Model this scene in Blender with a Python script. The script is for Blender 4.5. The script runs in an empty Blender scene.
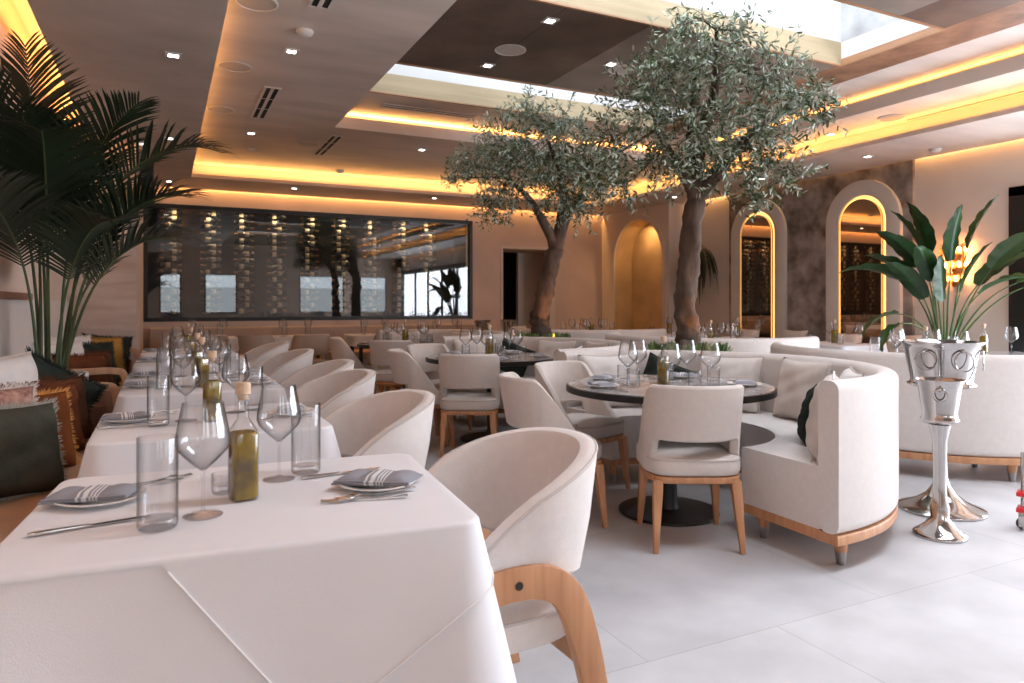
import bpy, bmesh, math, random
from math import sin, cos, pi, radians, sqrt, atan2
from mathutils import Vector, Matrix, Euler
random.seed(7)
D = bpy.data
SC = bpy.context.scene
COL = SC.collection

# ------------------------------------------------------------------ camera, world, light, exposure
CAM_H = 1.22
YAW = math.atan(348 / 705)
cam = D.cameras.new('camera')
cam.sensor_width = 36.0
cam.lens = 705 / 1024 * 36.0
cam.shift_y = -37.5 / 1024
cam.clip_start = 0.02
cam.dof.use_dof = True
cam.dof.focus_distance = 3.3
cam.dof.aperture_fstop = 5.0
cam_ob = D.objects.new('camera', cam)
COL.objects.link(cam_ob)
cam_ob.location = (0, 0, CAM_H)
cam_ob.rotation_euler = (pi / 2, 0, -YAW)
SC.camera = cam_ob

SC.view_settings.view_transform = 'Standard'
SC.view_settings.look = 'None'
SC.view_settings.gamma = 1.0
SC.view_settings.use_curve_mapping = False
SC.view_settings.exposure = 0.3
SC.cycles.max_bounces = 10
SC.cycles.diffuse_bounces = 5
SC.cycles.glossy_bounces = 5
SC.cycles.transmission_bounces = 8
SC.cycles.transparent_max_bounces = 40
SC.cycles.caustics_reflective = False
SC.cycles.caustics_refractive = False
SC.cycles.sample_clamp_indirect = 4.0
SC.cycles.use_denoising = True

world = D.worlds.new('world')
SC.world = world
world.use_nodes = True
wn = world.node_tree.nodes
wl = world.node_tree.links
bg = wn['Background']
bg.inputs['Color'].default_value = (0.80, 0.90, 1.0, 1)
bg.inputs['Strength'].default_value = 2.2


def area_light(name, loc, rot, sx, sy, power, color):
    l = D.lights.new(name, 'AREA')
    l.shape = 'RECTANGLE'
    l.size = sx
    l.size_y = sy
    l.energy = power
    l.color = color
    o = D.objects.new(name, l)
    COL.objects.link(o)
    o.location = loc
    o.rotation_euler = rot
    return o


DAY = (0.84, 0.89, 1.0)
# daylight coming in by the glazed doors of the right wall and the windows behind the camera
for ga, gb in ((-2.36, -1.01), (-0.89, 0.39), (0.51, 1.79), (1.91, 3.14)):                 # one per pane of the glazed doors
    area_light('right_glazing_daylight', (8.36, (ga + gb) / 2, 1.25), (0, radians(90), 0), 2.2, gb - ga - 0.05, 92, DAY)
area_light('right_glazing_daylight', (8.36, 3.72, 1.25), (0, radians(90), 0), 2.2, 0.9, 60, DAY)
GARDEN = (0.85, 0.92, 1.0)
WINS = ((-0.15, 0.55), (1.3, 2.4), (4.6, 6.3), (6.9, 8.0))      # windows of the wall behind the camera
for wa, wb in WINS:
    area_light('rear_window_daylight', ((wa + wb) / 2, -3.52, 1.6), (radians(90), 0, 0), wb - wa - 0.1, 1.35, 9 * (wb - wa), GARDEN)
# the sky over two roof lights and an added, unseen third nearer the camera
area_light('skylight_daylight', (3.7, 6.63, 4.72), (0, 0, 0), 3.5, 0.86, 40, DAY)
area_light('skylight_daylight', (3.7, 3.965, 4.72), (0, 0, 0), 3.5, 0.86, 72, DAY)
area_light('skylight_daylight', (3.7, 1.295, 4.72), (0, 0, 0), 3.5, 0.86, 190, DAY)
# warm strips hidden in the ceiling coves
WARM = (1.0, 0.46, 0.12)
UP = (pi, 0, 0)


def strip(name, x0, x1, y0, y1, z, power, rot=UP):
    return area_light(name, ((x0 + x1) / 2, (y0 + y1) / 2, z), rot, abs(x1 - x0), abs(y1 - y0), power, WARM)


strip('left_wall_strip', -0.80, -0.76, -3.4, 8.9, 3.07, 58)
strip('left_end_strip', -0.92, -0.20, 8.84, 8.88, 3.07, 7)
strip('tray_left_strip', 0.24, 0.28, -3.4, 10.8, 3.07, 26)
strip('tray_back_strip', 0.36, 7.10, 10.88, 10.92, 3.07, 40)
strip('tray_right_strip', 7.14, 7.18, -3.4, 10.8, 3.07, 52)
strip('upper_right_strip', 6.60, 6.64, -3.4, 8.0, 3.36, 30)
strip('upper_back_strip', 1.75, 6.5, 8.06, 8.10, 3.36, 34)
strip('upper_left_strip', 1.62, 1.66, 3.5, 8.0, 3.36, 9)
strip('back_wall_strip', -0.25, 7.9, 11.95, 11.98, 3.09, 42, (radians(-20), 0, 0))
strip('right_wall_strip', 8.29, 8.32, -3.4, 11.9, 3.09, 40, (0, radians(-20), 0))

# ------------------------------------------------------------------ materials


def mat(name, col, rough=0.6, metal=0.0, var=0.0, vscale=4.0, bump=0.0, bscale=60.0, col2=None, stretch=(1, 1, 1),
        spec=0.5, sheen=0.0, emit=None, emit_s=0.0, detail=4.0, coat=0.0):
    m = D.materials.new(name)
    m.use_nodes = True
    nt = m.node_tree
    b = nt.nodes['Principled BSDF']
    b.inputs['Base Color'].default_value = (*col, 1)
    b.inputs['Roughness'].default_value = rough
    b.inputs['Metallic'].default_value = metal
    b.inputs['Specular IOR Level'].default_value = spec
    b.inputs['Coat Weight'].default_value = coat
    if sheen:
        b.inputs['Sheen Weight'].default_value = sheen
    if emit:
        b.inputs['Emission Color'].default_value = (*emit, 1)
        b.inputs['Emission Strength'].default_value = emit_s
    tc = nt.nodes.new('ShaderNodeTexCoord')
    mp = nt.nodes.new('ShaderNodeMapping')
    mp.inputs['Scale'].default_value = stretch
    nt.links.new(tc.outputs['Object'], mp.inputs['Vector'])
    n = nt.nodes.new('ShaderNodeTexNoise')
    n.inputs['Scale'].default_value = vscale
    n.inputs['Detail'].default_value = detail
    nt.links.new(mp.outputs[0], n.inputs['Vector'])
    rp = nt.nodes.new('ShaderNodeValToRGB')
    c2 = col2 or tuple(max(0, c * (1 - var)) for c in col)
    c1 = col if col2 else tuple(min(1, c * (1 + var * 0.5)) for c in col)
    rp.color_ramp.elements[0].position = 0.32
    rp.color_ramp.elements[1].position = 0.68
    rp.color_ramp.elements[0].color = (*c2, 1)
    rp.color_ramp.elements[1].color = (*c1, 1)
    nt.links.new(n.outputs['Fac'], rp.inputs['Fac'])
    nt.links.new(rp.outputs[0], b.inputs['Base Color'])
    if bump:
        n2 = nt.nodes.new('ShaderNodeTexNoise')
        n2.inputs['Scale'].default_value = bscale
        n2.inputs['Detail'].default_value = 3
        nt.links.new(mp.outputs[0], n2.inputs['Vector'])
        bp = nt.nodes.new('ShaderNodeBump')
        bp.inputs['Strength'].default_value = bump
        bp.inputs['Distance'].default_value = 0.01
        nt.links.new(n2.outputs['Fac'], bp.inputs['Height'])
        nt.links.new(bp.outputs[0], b.inputs['Normal'])
    return m


def thin_glass(name, tint=(1, 1, 1), refl=1.0, ior=1.5, rough=0.0, edge=0.75, rim=0.30):
    m = D.materials.new(name)
    m.use_nodes = True
    nt = m.node_tree
    nt.nodes.remove(nt.nodes['Principled BSDF'])
    out = nt.nodes['Material Output']
    t = nt.nodes.new('ShaderNodeBsdfTransparent')
    t.inputs['Color'].default_value = (*tint, 1)
    g = nt.nodes.new('ShaderNodeBsdfGlossy')
    g.inputs['Roughness'].default_value = rough
    f = nt.nodes.new('ShaderNodeLayerWeight')
    f.inputs['Blend'].default_value = 0.5
    pw = nt.nodes.new('ShaderNodeMath')
    pw.operation = 'POWER'
    pw.inputs[1].default_value = 4.0
    mu = nt.nodes.new('ShaderNodeMapRange')
    f0 = ((ior - 1) / (ior + 1)) ** 2 * refl
    mu.inputs[3].default_value = f0
    mu.inputs[4].default_value = edge
    mx = nt.nodes.new('ShaderNodeMixShader')
    nt.links.new(f.outputs['Facing'], pw.inputs[0])
    nt.links.new(pw.outputs[0], mu.inputs[0])
    nt.links.new(mu.outputs[0], mx.inputs['Fac'])
    p2 = nt.nodes.new('ShaderNodeMath')
    p2.operation = 'POWER'
    p2.inputs[1].default_value = 3.0
    nt.links.new(f.outputs['Facing'], p2.inputs[0])
    cm = nt.nodes.new('ShaderNodeMix')
    cm.data_type = 'RGBA'
    nt.links.new(p2.outputs[0], cm.inputs[0])
    cm.inputs[6].default_value = (*tint, 1)
    cm.inputs[7].default_value = tuple(c * rim for c in tint) + (1,)
    nt.links.new(cm.outputs[2], t.inputs['Color'])
    nt.links.new(t.outputs[0], mx.inputs[1])
    nt.links.new(g.outputs[0], mx.inputs[2])
    nt.links.new(mx.outputs[0], out.inputs['Surface'])
    return m


def emission(name, col, s):
    m = D.materials.new(name)
    m.use_nodes = True
    nt = m.node_tree
    nt.nodes.remove(nt.nodes['Principled BSDF'])
    e = nt.nodes.new('ShaderNodeEmission')
    e.inputs['Color'].default_value = (*col, 1)
    e.inputs['Strength'].default_value = s
    nt.links.new(e.outputs[0], nt.nodes['Material Output'].inputs['Surface'])
    return m


def leaf_mat(name, top, under, rough=0.45):
    m = mat(name, top, rough, var=0.45, vscale=9.0)
    nt = m.node_tree
    b = nt.nodes['Principled BSDF']
    src = b.inputs['Base Color'].links[0].from_socket
    geo = nt.nodes.new('ShaderNodeNewGeometry')
    mx = nt.nodes.new('ShaderNodeMix')
    mx.data_type = 'RGBA'
    nt.links.new(geo.outputs['Backfacing'], mx.inputs[0])
    nt.links.new(src, mx.inputs[6])
    mx.inputs[7].default_value = (*under, 1)
    nt.links.new(mx.outputs[2], b.inputs['Base Color'])
    return m


def striped_napkin():
    m = mat('napkin_cloth', (0.27, 0.27, 0.30), 0.9, bump=0.3, bscale=500)
    nt = m.node_tree
    b = nt.nodes['Principled BSDF']
    tc = nt.nodes.new('ShaderNodeTexCoord')
    sx = nt.nodes.new('ShaderNodeSeparateXYZ')
    nt.links.new(tc.outputs['Object'], sx.inputs[0])
    rp = nt.nodes.new('ShaderNodeValToRGB')
    cr = rp.color_ramp
    cr.interpolation = 'CONSTANT'
    G = (0.27, 0.27, 0.30, 1)
    W = (0.72, 0.71, 0.71, 1)
    cr.elements[0].position = 0.0
    cr.elements[0].color = G
    cr.elements[1].position = 0.40
    cr.elements[1].color = W
    for p, c in ((0.43, G), (0.47, W), (0.53, G), (0.56, W), (0.575, G), (0.60, W), (0.615, G), (0.64, W), (0.655, G)):
        e = cr.elements.new(p)
        e.color = c
    mr = nt.nodes.new('ShaderNodeMapRange')
    mr.inputs[1].default_value = -0.085
    mr.inputs[2].default_value = 0.085
    nt.links.new(sx.outputs['X'], mr.inputs[0])
    nt.links.new(mr.outputs[0], rp.inputs[0])
    nt.links.new(rp.outputs[0], b.inputs['Base Color'])
    return m


def tile_floor():
    m = mat('pale_stone_tile', (0.53, 0.525, 0.53), 0.42, var=0.17, vscale=2.6, bump=0.05, bscale=20, detail=8)
    nt = m.node_tree
    b = nt.nodes['Principled BSDF']
    src = b.inputs['Base Color'].links[0].from_socket
    tc = nt.nodes.new('ShaderNodeTexCoord')
    mp = nt.nodes.new('ShaderNodeMapping')
    mp.inputs['Location'].default_value = (0.32, 0.45, 0)
    nt.links.new(tc.outputs['Object'], mp.inputs['Vector'])
    br = nt.nodes.new('ShaderNodeTexBrick')
    br.offset = 0.5
    br.inputs['Scale'].default_value = 1.0
    br.inputs['Brick Width'].default_value = 1.2
    br.inputs['Row Height'].default_value = 1.2
    br.inputs['Mortar Size'].default_value = 0.0022
    br.inputs['Mortar Smooth'].default_value = 0.3
    br.inputs['Color1'].default_value = (1, 1, 1, 1)
    br.inputs['Color2'].default_value = (0.89, 0.89, 0.91, 1)
    br.inputs['Mortar'].default_value = (0.66, 0.65, 0.64, 1)
    nt.links.new(mp.outputs[0], br.inputs['Vector'])
    mx = nt.nodes.new('ShaderNodeMix')
    mx.data_type = 'RGBA'
    mx.blend_type = 'MULTIPLY'
    mx.inputs[0].default_value = 1.0
    nt.links.new(src, mx.inputs[6])
    nt.links.new(br.outputs['Color'], mx.inputs[7])
    nt.links.new(mx.outputs[2], b.inputs['Base Color'])
    return m


M = dict(
    floor=tile_floor(),
    plaster=mat('pale_plaster', (0.68, 0.545, 0.455), 0.8, var=0.12, vscale=1.3, bump=0.12, bscale=9, detail=6),
    plaster_light=mat('light_plaster', (0.66, 0.60, 0.555), 0.8, var=0.08, vscale=1.2, bump=0.1, bscale=8, detail=6),
    ceil=mat('troweled_ceiling', (0.54, 0.455, 0.39), 0.42, var=0.16, vscale=1.6, bump=0.1, bscale=5, detail=8, stretch=(1, 1.8, 1)),
    ceil_tray=mat('tray_ceiling', (0.62, 0.535, 0.475), 0.42, var=0.16, vscale=1.8, bump=0.1, bscale=5, detail=8, stretch=(0.6, 2.0, 1)),
    ceil_dark=mat('dark_plaster_ceiling', (0.125, 0.082, 0.062), 0.5, var=0.35, vscale=3, bump=0.15, bscale=12, detail=8),
    ceil_mid=mat('taupe_plaster_ceiling', (0.23, 0.185, 0.155), 0.5, var=0.2, vscale=3, bump=0.1, bscale=10, detail=8),
    ceil_brown=mat('brown_plaster_ceiling', (0.28, 0.14, 0.08), 0.5, var=0.4, vscale=5, bump=0.15, bscale=12, detail=8),
    stone=mat('grey_velour_stone', (0.40, 0.355, 0.33), 0.7, col2=(0.11, 0.085, 0.075), vscale=4.5, bump=0.2, bscale=10, detail=9),
    marble=mat('veined_wall_marble', (0.56, 0.46, 0.40), 0.45, col2=(0.40, 0.31, 0.26), vscale=3.5, stretch=(0.45, 1, 2.8), detail=7),
    cream=mat('cream_shaft_board', (0.46, 0.36, 0.22), 0.6, var=0.15, vscale=3, stretch=(0.3, 0.3, 5)),
    shaft=mat('white_shaft_paint', (0.66, 0.655, 0.64), 0.7, var=0.03),
    concrete=mat('grey_shaft_plaster', (0.42, 0.42, 0.42), 0.8, var=0.25, vscale=5),
    edge_wood=mat('orange_edge_wood', (0.40, 0.21, 0.11), 0.5, var=0.25, vscale=6, stretch=(0.3, 0.3, 3)),
    black=mat('black_metal', (0.010, 0.010, 0.011), 0.4, var=0.2),
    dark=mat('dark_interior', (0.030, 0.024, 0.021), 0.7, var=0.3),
    fabric=mat('cream_upholstery', (0.65, 0.585, 0.54), 0.85, var=0.04, vscale=30, bump=0.35, bscale=350, sheen=0.15),
    fabric_white=mat('white_upholstery', (0.69, 0.635, 0.60), 0.85, var=0.04, vscale=30, bump=0.35, bscale=350, sheen=0.15),
    fabric_tan=mat('tan_upholstery', (0.46, 0.37, 0.31), 0.85, var=0.05, vscale=30, bump=0.3, bscale=300),
    piping=mat('upholstery_piping', (0.52, 0.47, 0.44), 0.8, var=0.05),
    tan_leather=mat('tan_leather', (0.50, 0.30, 0.18), 0.5, var=0.12, vscale=6, bump=0.08, bscale=150),
    brown_leather=mat('brown_leather', (0.22, 0.09, 0.05), 0.5, var=0.2, vscale=6, bump=0.1, bscale=150),
    wood=mat('warm_oak', (0.56, 0.285, 0.14), 0.42, col2=(0.42, 0.19, 0.085), vscale=5, stretch=(7, 7, 0.7), detail=6),
    wood_pale=mat('pale_oak', (0.60, 0.37, 0.23), 0.45, col2=(0.50, 0.28, 0.16), vscale=4, stretch=(6, 2, 1.0), detail=6),
    ferrule=mat('brushed_ferrule', (0.33, 0.31, 0.30), 0.35, metal=1.0),
    table_black=mat('dark_tabletop', (0.016, 0.013, 0.012), 0.35, spec=0.3, var=0.4, vscale=8),
    table_stone=mat('polished_stone_top', (0.40, 0.38, 0.375), 0.14, var=0.4, vscale=7, detail=8),  # paleness imitates the grazing reflection on the polished top
    cloth=mat('white_tablecloth', (0.735, 0.73, 0.75), 0.85, var=0.02, vscale=5, bump=0.1, bscale=400, sheen=0.1),
    hem=mat('cloth_hem', (0.80, 0.78, 0.77), 0.85),
    china=mat('white_china', (0.80, 0.78, 0.76), 0.15, coat=0.3),
    napkin=striped_napkin(),
    steel=mat('cutlery_steel', (0.62, 0.60, 0.58), 0.16, metal=1.0),
    chrome=mat('polished_silver', (0.48, 0.455, 0.44), 0.10, metal=1.0, var=0.05),
    glass=thin_glass('clear_glass', (0.97, 0.972, 0.975), 1.5, 1.5),
    glass_base=thin_glass('thick_glass', (0.955, 0.955, 0.96), 2.0, 1.5, rim=0.7),
    pane=thin_glass('window_pane', (0.88, 0.89, 0.89), 1.25, 1.6, edge=1.0, rim=0.9),
    clearpane=thin_glass('clear_pane', (0.95, 0.97, 0.97), 1.0, 1.45, rim=0.9),
    oil=mat('olive_oil', (0.36, 0.23, 0.005), 0.10, col2=(0.09, 0.055, 0.001), vscale=16, coat=0.5),
    herb=mat('dark_herb_sprig', (0.06, 0.05, 0.01), 0.6),
    cork=mat('cork_stopper', (0.62, 0.45, 0.31), 0.8, var=0.2, vscale=60),
    mirror=mat('smoked_mirror', (0.55, 0.43, 0.33), 0.02, metal=1.0),
    bark=mat('olive_bark', (0.13, 0.085, 0.06), 0.9, col2=(0.045, 0.028, 0.02), vscale=14, bump=0.9, bscale=30, stretch=(1, 1, 0.35), detail=8),
    twig=mat('olive_twig', (0.14, 0.11, 0.075), 0.85, var=0.2),
    olive=leaf_mat('olive_leaf', (0.070, 0.115, 0.036), (0.40, 0.46, 0.36), 0.30),
    palm=leaf_mat('palm_leaf', (0.010, 0.020, 0.008), (0.012, 0.022, 0.009), 0.4),
    stem=mat('palm_stem', (0.06, 0.085, 0.025), 0.5, var=0.3),
    banana=leaf_mat('paddle_leaf', (0.018, 0.060, 0.014), (0.04, 0.095, 0.025), 0.35),
    banana_stem=mat('paddle_stem', (0.07, 0.13, 0.03), 0.45, var=0.2),
    fern=leaf_mat('fern_leaf', (0.035, 0.045, 0.012), (0.10, 0.085, 0.02), 0.6),
    moss=leaf_mat('ground_leaf', (0.11, 0.20, 0.05), (0.15, 0.25, 0.08), 0.6),
    soil=mat('potting_soil', (0.03, 0.02, 0.015), 0.95, var=0.4, vscale=30, bump=0.6),
    pot=mat('white_planter', (0.70, 0.70, 0.69), 0.5, var=0.04),
    white_metal=mat('white_fitting', (0.62, 0.57, 0.53), 0.5),
    vent_dark=mat('vent_slot', (0.012, 0.010, 0.009), 0.7),
    white_led=emission('spot_led', (1.0, 0.93, 0.82), 14.0),
    halo_led=emission('halo_led', (1.0, 0.50, 0.12), 2.3),
    crystal_led=emission('crystal_glow', (1.0, 0.36, 0.10), 60.0),
    crystal=thin_glass('amber_crystal', (1.0, 0.72, 0.5), 2.0, 1.5),
    brass=mat('aged_brass', (0.45, 0.27, 0.12), 0.3, metal=1.0),
    bottle_glass=mat('dark_bottle_glass', (0.012, 0.012, 0.010), 0.1, coat=0.5),
    label_white=mat('bottle_label', (0.75, 0.64, 0.42), 0.6, col2=(0.12, 0.06, 0.025), vscale=9),
    rack_led=emission('rack_led', (1.0, 0.72, 0.40), 3.0),
    velvet_grey=mat('grey_green_velvet', (0.065, 0.066, 0.050), 0.9, var=0.35, vscale=7, bump=0.3, bscale=90, sheen=0.0, spec=0.12),
    velvet_orange=mat('burnt_orange_velvet', (0.16, 0.048, 0.013), 0.9, var=0.35, vscale=6, bump=0.3, bscale=90, sheen=0.0, spec=0.12),
    velvet_rust=mat('rust_velvet', (0.13, 0.040, 0.016), 0.9, var=0.35, vscale=6, bump=0.3, bscale=90, sheen=0.0, spec=0.12),
    velvet_brown=mat('brown_velvet', (0.085, 0.035, 0.018), 0.9, var=0.35, vscale=6, bump=0.3, bscale=90, sheen=0.0, spec=0.12),
    velvet_dark=mat('dark_green_velvet', (0.025, 0.033, 0.028), 0.85, var=0.5, vscale=9, bump=0.4, bscale=70, sheen=0.0, spec=0.12),
    velvet_ochre=mat('ochre_velvet', (0.38, 0.21, 0.05), 0.9, var=0.3, vscale=6, bump=0.3, bscale=90, sheen=0.0, spec=0.12),
    fringe_light=mat('grey_fringe', (0.33, 0.33, 0.29), 0.95),
    fringe_orange=mat('orange_fringe', (0.55, 0.24, 0.06), 0.95),
    linen=mat('natural_linen', (0.60, 0.53, 0.48), 0.9, var=0.06, vscale=20, bump=0.3, bscale=260),
    linen_white=mat('white_linen', (0.74, 0.70, 0.67), 0.9, var=0.05, vscale=20, bump=0.3, bscale=260),
    linen_pattern=mat('patterned_linen', (0.52, 0.33, 0.26), 0.9, col2=(0.20, 0.07, 0.06), vscale=28, bump=0.3, bscale=260),
    red=mat('red_plastic', (0.60, 0.015, 0.02), 0.35),
    rubber=mat('grey_rubber', (0.05, 0.05, 0.05), 0.7),
    hedge=mat('garden_green', (0.10, 0.17, 0.05), 0.9, col2=(0.02, 0.05, 0.015), vscale=3),
    speaker_white=mat('speaker_grille', (0.46, 0.40, 0.36), 0.6, bump=0.3, bscale=300),
)

# ------------------------------------------------------------------ mesh building


class MB:
    def __init__(self):
        self.v = []
        self.f = []

    def add(self, vs, fs):
        o = len(self.v)
        self.v += [tuple(p) for p in vs]
        self.f += [tuple(i + o for i in q) for q in fs]
        return self

    def box(self, x0, x1, y0, y1, z0, z1):
        vs = [(x, y, z) for z in (z0, z1) for y in (y0, y1) for x in (x0, x1)]
        return self.add(vs, [(0, 2, 3, 1), (4, 5, 7, 6), (0, 1, 5, 4), (2, 6, 7, 3), (0, 4, 6, 2), (1, 3, 7, 5)])

    def grid(self, rows, cu=False, cv=False, cap=False):
        n, m = len(rows), len(rows[0])
        vs = [p for r in rows for p in r]
        fs = []
        for i in range(n if cu else n - 1):
            for j in range(m if cv else m - 1):
                a, b = i, (i + 1) % n
                c, d = j, (j + 1) % m
                fs.append((a * m + c, a * m + d, b * m + d, b * m + c))
        if cap:
            fs.append(tuple(range(m))[::-1])
            fs.append(tuple((n - 1) * m + j for j in range(m)))
        return self.add(vs, fs)

    def lathe(self, prof, n=32, c=(0, 0, 0), a0=0.0, a1=2 * pi, closed=False):
        full = abs(a1 - a0 - 2 * pi) < 1e-6
        k = n if full else n + 1
        rows = []
        for r, z in prof:
            rows.append([(c[0] + r * cos(a0 + (a1 - a0) * i / n), c[1] + r * sin(a0 + (a1 - a0) * i / n), c[2] + z) for i in range(k)])
        m = len(rows)
        self.grid(rows, cu=closed, cv=full)
        if not full and closed:
            o = len(self.v) - m * k
            self.f.append(tuple(o + i * k for i in range(m)))
            self.f.append(tuple(o + i * k + k - 1 for i in range(m))[::-1])
        return self

    def tube(self, path, rad, n=8, cap=True, sec=None):
        """sweep of a circle, or of section sec = [(a,b)...] in the (side, up) frame"""
        P = [Vector(p) for p in path]
        R = rad if isinstance(rad, (list, tuple)) else [rad] * len(P)
        up = Vector((0, 0, 1))
        T0 = (P[1] - P[0]).normalized()
        side = T0.cross(up)
        if side.length < 1e-3:
            side = Vector((1, 0, 0))
        side.normalize()
        rows = []
        for i, p in enumerate(P):
            t = (P[min(i + 1, len(P) - 1)] - P[max(i - 1, 0)]).normalized()
            side = (side - t * side.dot(t)).normalized()
            u = side.cross(t)
            if sec:
                rows.append([p + side * a * R[i] + u * b * R[i] for a, b in sec])
            else:
                rows.append([p + side * (R[i] * cos(2 * pi * k / n)) + u * (R[i] * sin(2 * pi * k / n)) for k in range(n)])
        return self.grid(rows, cv=True, cap=cap)

    def prism(self, poly, axis, d0, d1):
        n = len(poly)
        def pt(a, b, d):
            return (d, a, b) if axis == 'x' else ((a, d, b) if axis == 'y' else (a, b, d))
        vs = [pt(a, b, d0) for a, b in poly] + [pt(a, b, d1) for a, b in poly]
        fs = [tuple(range(n))[::-1], tuple(range(n, 2 * n))] + [(i, (i + 1) % n, n + (i + 1) % n, n + i) for i in range(n)]
        return self.add(vs, fs)

    def xf(self, mtx):
        self.v = [tuple(mtx @ Vector(p)) for p in self.v]
        return self

    def mesh(self, name, m, smooth=True, bevel=0.0, seg=2, ang=38, double=False, merge=True):
        me = D.meshes.new(name)
        bm = bmesh.new()
        vs = [bm.verts.new(p) for p in self.v]
        bm.verts.ensure_lookup_table()
        for q in self.f:
            if len(set(q)) >= 3:
                try:
                    bm.faces.new([vs[i] for i in q])
                except ValueError:
                    pass
        if merge:
            bmesh.ops.remove_doubles(bm, verts=bm.verts, dist=1e-6)
            bmesh.ops.dissolve_degenerate(bm, dist=1e-7, edges=bm.edges)
        if not double:
            bmesh.ops.recalc_face_normals(bm, faces=bm.faces)
        if bevel:
            es = [e for e in bm.edges if len(e.link_faces) == 2 and e.calc_face_angle(0) > radians(ang)]
            bmesh.ops.bevel(bm, geom=es, offset=bevel, segments=seg, affect='EDGES', profile=0.5, clamp_overlap=True)
        for f in bm.faces:
            f.smooth = smooth
        if smooth:
            for e in bm.edges:
                if len(e.link_faces) == 2 and e.calc_face_angle(0) > radians(ang):
                    e.smooth = False
        bm.to_mesh(me)
        bm.free()
        ms = m if isinstance(m, (list, tuple)) else [m]
        for k in ms:
            me.materials.append(k if not isinstance(k, str) else M[k])
        return me


class Node:
    def __init__(self, name, mesh=None, kids=(), label=None, loc=(0, 0, 0), rot=(0, 0, 0), stuff=False):
        self.name, self.mesh, self.kids, self.label, self.loc, self.rot, self.stuff = name, mesh, list(kids), label, loc, rot, stuff


def link_node(nd, parent=None):
    o = D.objects.new(nd.name, nd.mesh)
    COL.objects.link(o)
    o.parent = parent
    o.location = nd.loc
    o.rotation_euler = nd.rot
    if nd.label and parent:
        o['label'] = nd.label
    if nd.stuff:
        o['kind'] = 'stuff'
    for k in nd.kids:
        link_node(k, o)
    return o


def place(nd, label, cat, loc=(0, 0, 0), rz=0.0, group=None, rot=None, scale=None):
    o = link_node(nd)
    o.location = loc
    o.rotation_euler = rot if rot else (0, 0, rz)
    if scale:
        o.scale = scale if isinstance(scale, tuple) else (scale,) * 3
    o['label'] = label
    o['category'] = cat
    if group:
        o['group'] = group
    return o


def struct(name, mb, m, parent=None, **k):
    k.setdefault('smooth', False)
    o = D.objects.new(name, mb.mesh(name, m, **k))
    COL.objects.link(o)
    o.parent = parent
    if parent is None:
        o['kind'] = 'structure'
    return o


def catmull(pts, n=6):
    P = [Vector(p) for p in pts]
    P = [P[0] * 2 - P[1]] + P + [P[-1] * 2 - P[-2]]
    out = []
    for i in range(1, len(P) - 2):
        for k in range(n):
            t = k / n
            a, b, c, d = P[i - 1], P[i], P[i + 1], P[i + 2]
            out.append(0.5 * ((2 * b) + (c - a) * t + (2 * a - 5 * b + 4 * c - d) * t * t + (3 * b - a - 3 * c + d) * t ** 3))
    out.append(P[-2])
    return out


def smooth01(x):
    x = max(0.0, min(1.0, x))
    return x * x * (3 - 2 * x)


def face_dir(dx, dy):
    return atan2(-dx, dy)


# ------------------------------------------------------------------ the room
XL, XS, YS, YB, XR = -0.95, -0.28, 9.05, 12.0, 8.35      # left wall, stepped left wall, step, back wall, right wall
YF = -3.5
XN = 7.95                                                # face of the niche section of the right wall
ZH = 3.5
struct('floor', MB().box(-2, 10.5, YF - 0.2, 14, -0.1, 0), 'floor')
struct('wall_left', MB().box(XL - 0.2, XL, YF, YS, 0, ZH), 'plaster')
struct('wall_marble', MB().box(XL - 0.2, XS, YS, YS + 0.12, 0, ZH), 'marble')
struct('wall_left_rear', MB().box(XS - 0.2, XS, YS + 0.12, YB, 0, ZH), 'plaster')
# back wall with the wine window and the doorway
WX0, WX1, WZ0, WZ1 = -0.24, 5.06, 0.99, 2.71
DX0, DX1, DZ = 5.73, 6.73, 2.27
bw = MB()
bw.box(XS - 0.2, WX0, YB, YB + 0.2, 0, ZH).box(WX0, WX1, YB, YB + 0.2, 0, WZ0).box(WX0, WX1, YB, YB + 0.2, WZ1, ZH)
bw.box(WX1, DX0, YB, YB + 0.2, 0, ZH).box(DX0, DX1, YB, YB + 0.2, DZ, ZH).box(DX1, XR + 0.2, YB, YB + 0.2, 0, ZH)
struct('wall_back', bw, 'plaster')
fw = MB().box(XL - 0.2, XR + 0.2, YF - 0.2, YF, 0, 0.9).box(XL - 0.2, XR + 0.2, YF - 0.2, YF, 2.3, ZH)
xs = [XL - 0.2] + [v for w in WINS for v in w] + [XR + 0.2]
for i in range(0, len(xs), 2):
    fw.box(xs[i], xs[i + 1], YF - 0.2, YF, 0.9, 2.3)
struct('wall_front', fw, 'plaster')
for i, (a, b) in enumerate(WINS):
    w = struct('window_%d' % (i + 1), MB().box(a, b, YF - 0.12, YF - 0.11, 0.9, 2.3), 'clearpane')
    fr = MB().box(a, a + 0.05, YF - 0.14, YF - 0.09, 0.9, 2.3).box(b - 0.05, b, YF - 0.14, YF - 0.09, 0.9, 2.3)
    fr.box(a, b, YF - 0.14, YF - 0.09, 0.9, 0.95).box(a, b, YF - 0.14, YF - 0.09, 2.25, 2.3)
    struct('window_frame', fr, 'black', parent=w)
# right wall: plaster, glazed doors toward the camera, stone cladding behind the mirrors, the niche section
GY1 = 4.53
NY0, NY1, NYM, NR = 10.05, 11.55, 10.8, 0.75
rw = MB().box(XR, XR + 0.2, GY1, NY0 - 0.15, 0, ZH).box(XR, XR + 0.2, YF, GY1, 2.5, ZH)
rw.box(XR, XR + 0.2, YF - 0.2, -2.5, 0, ZH)
struct('wall_right', rw, 'plaster_light')
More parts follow.
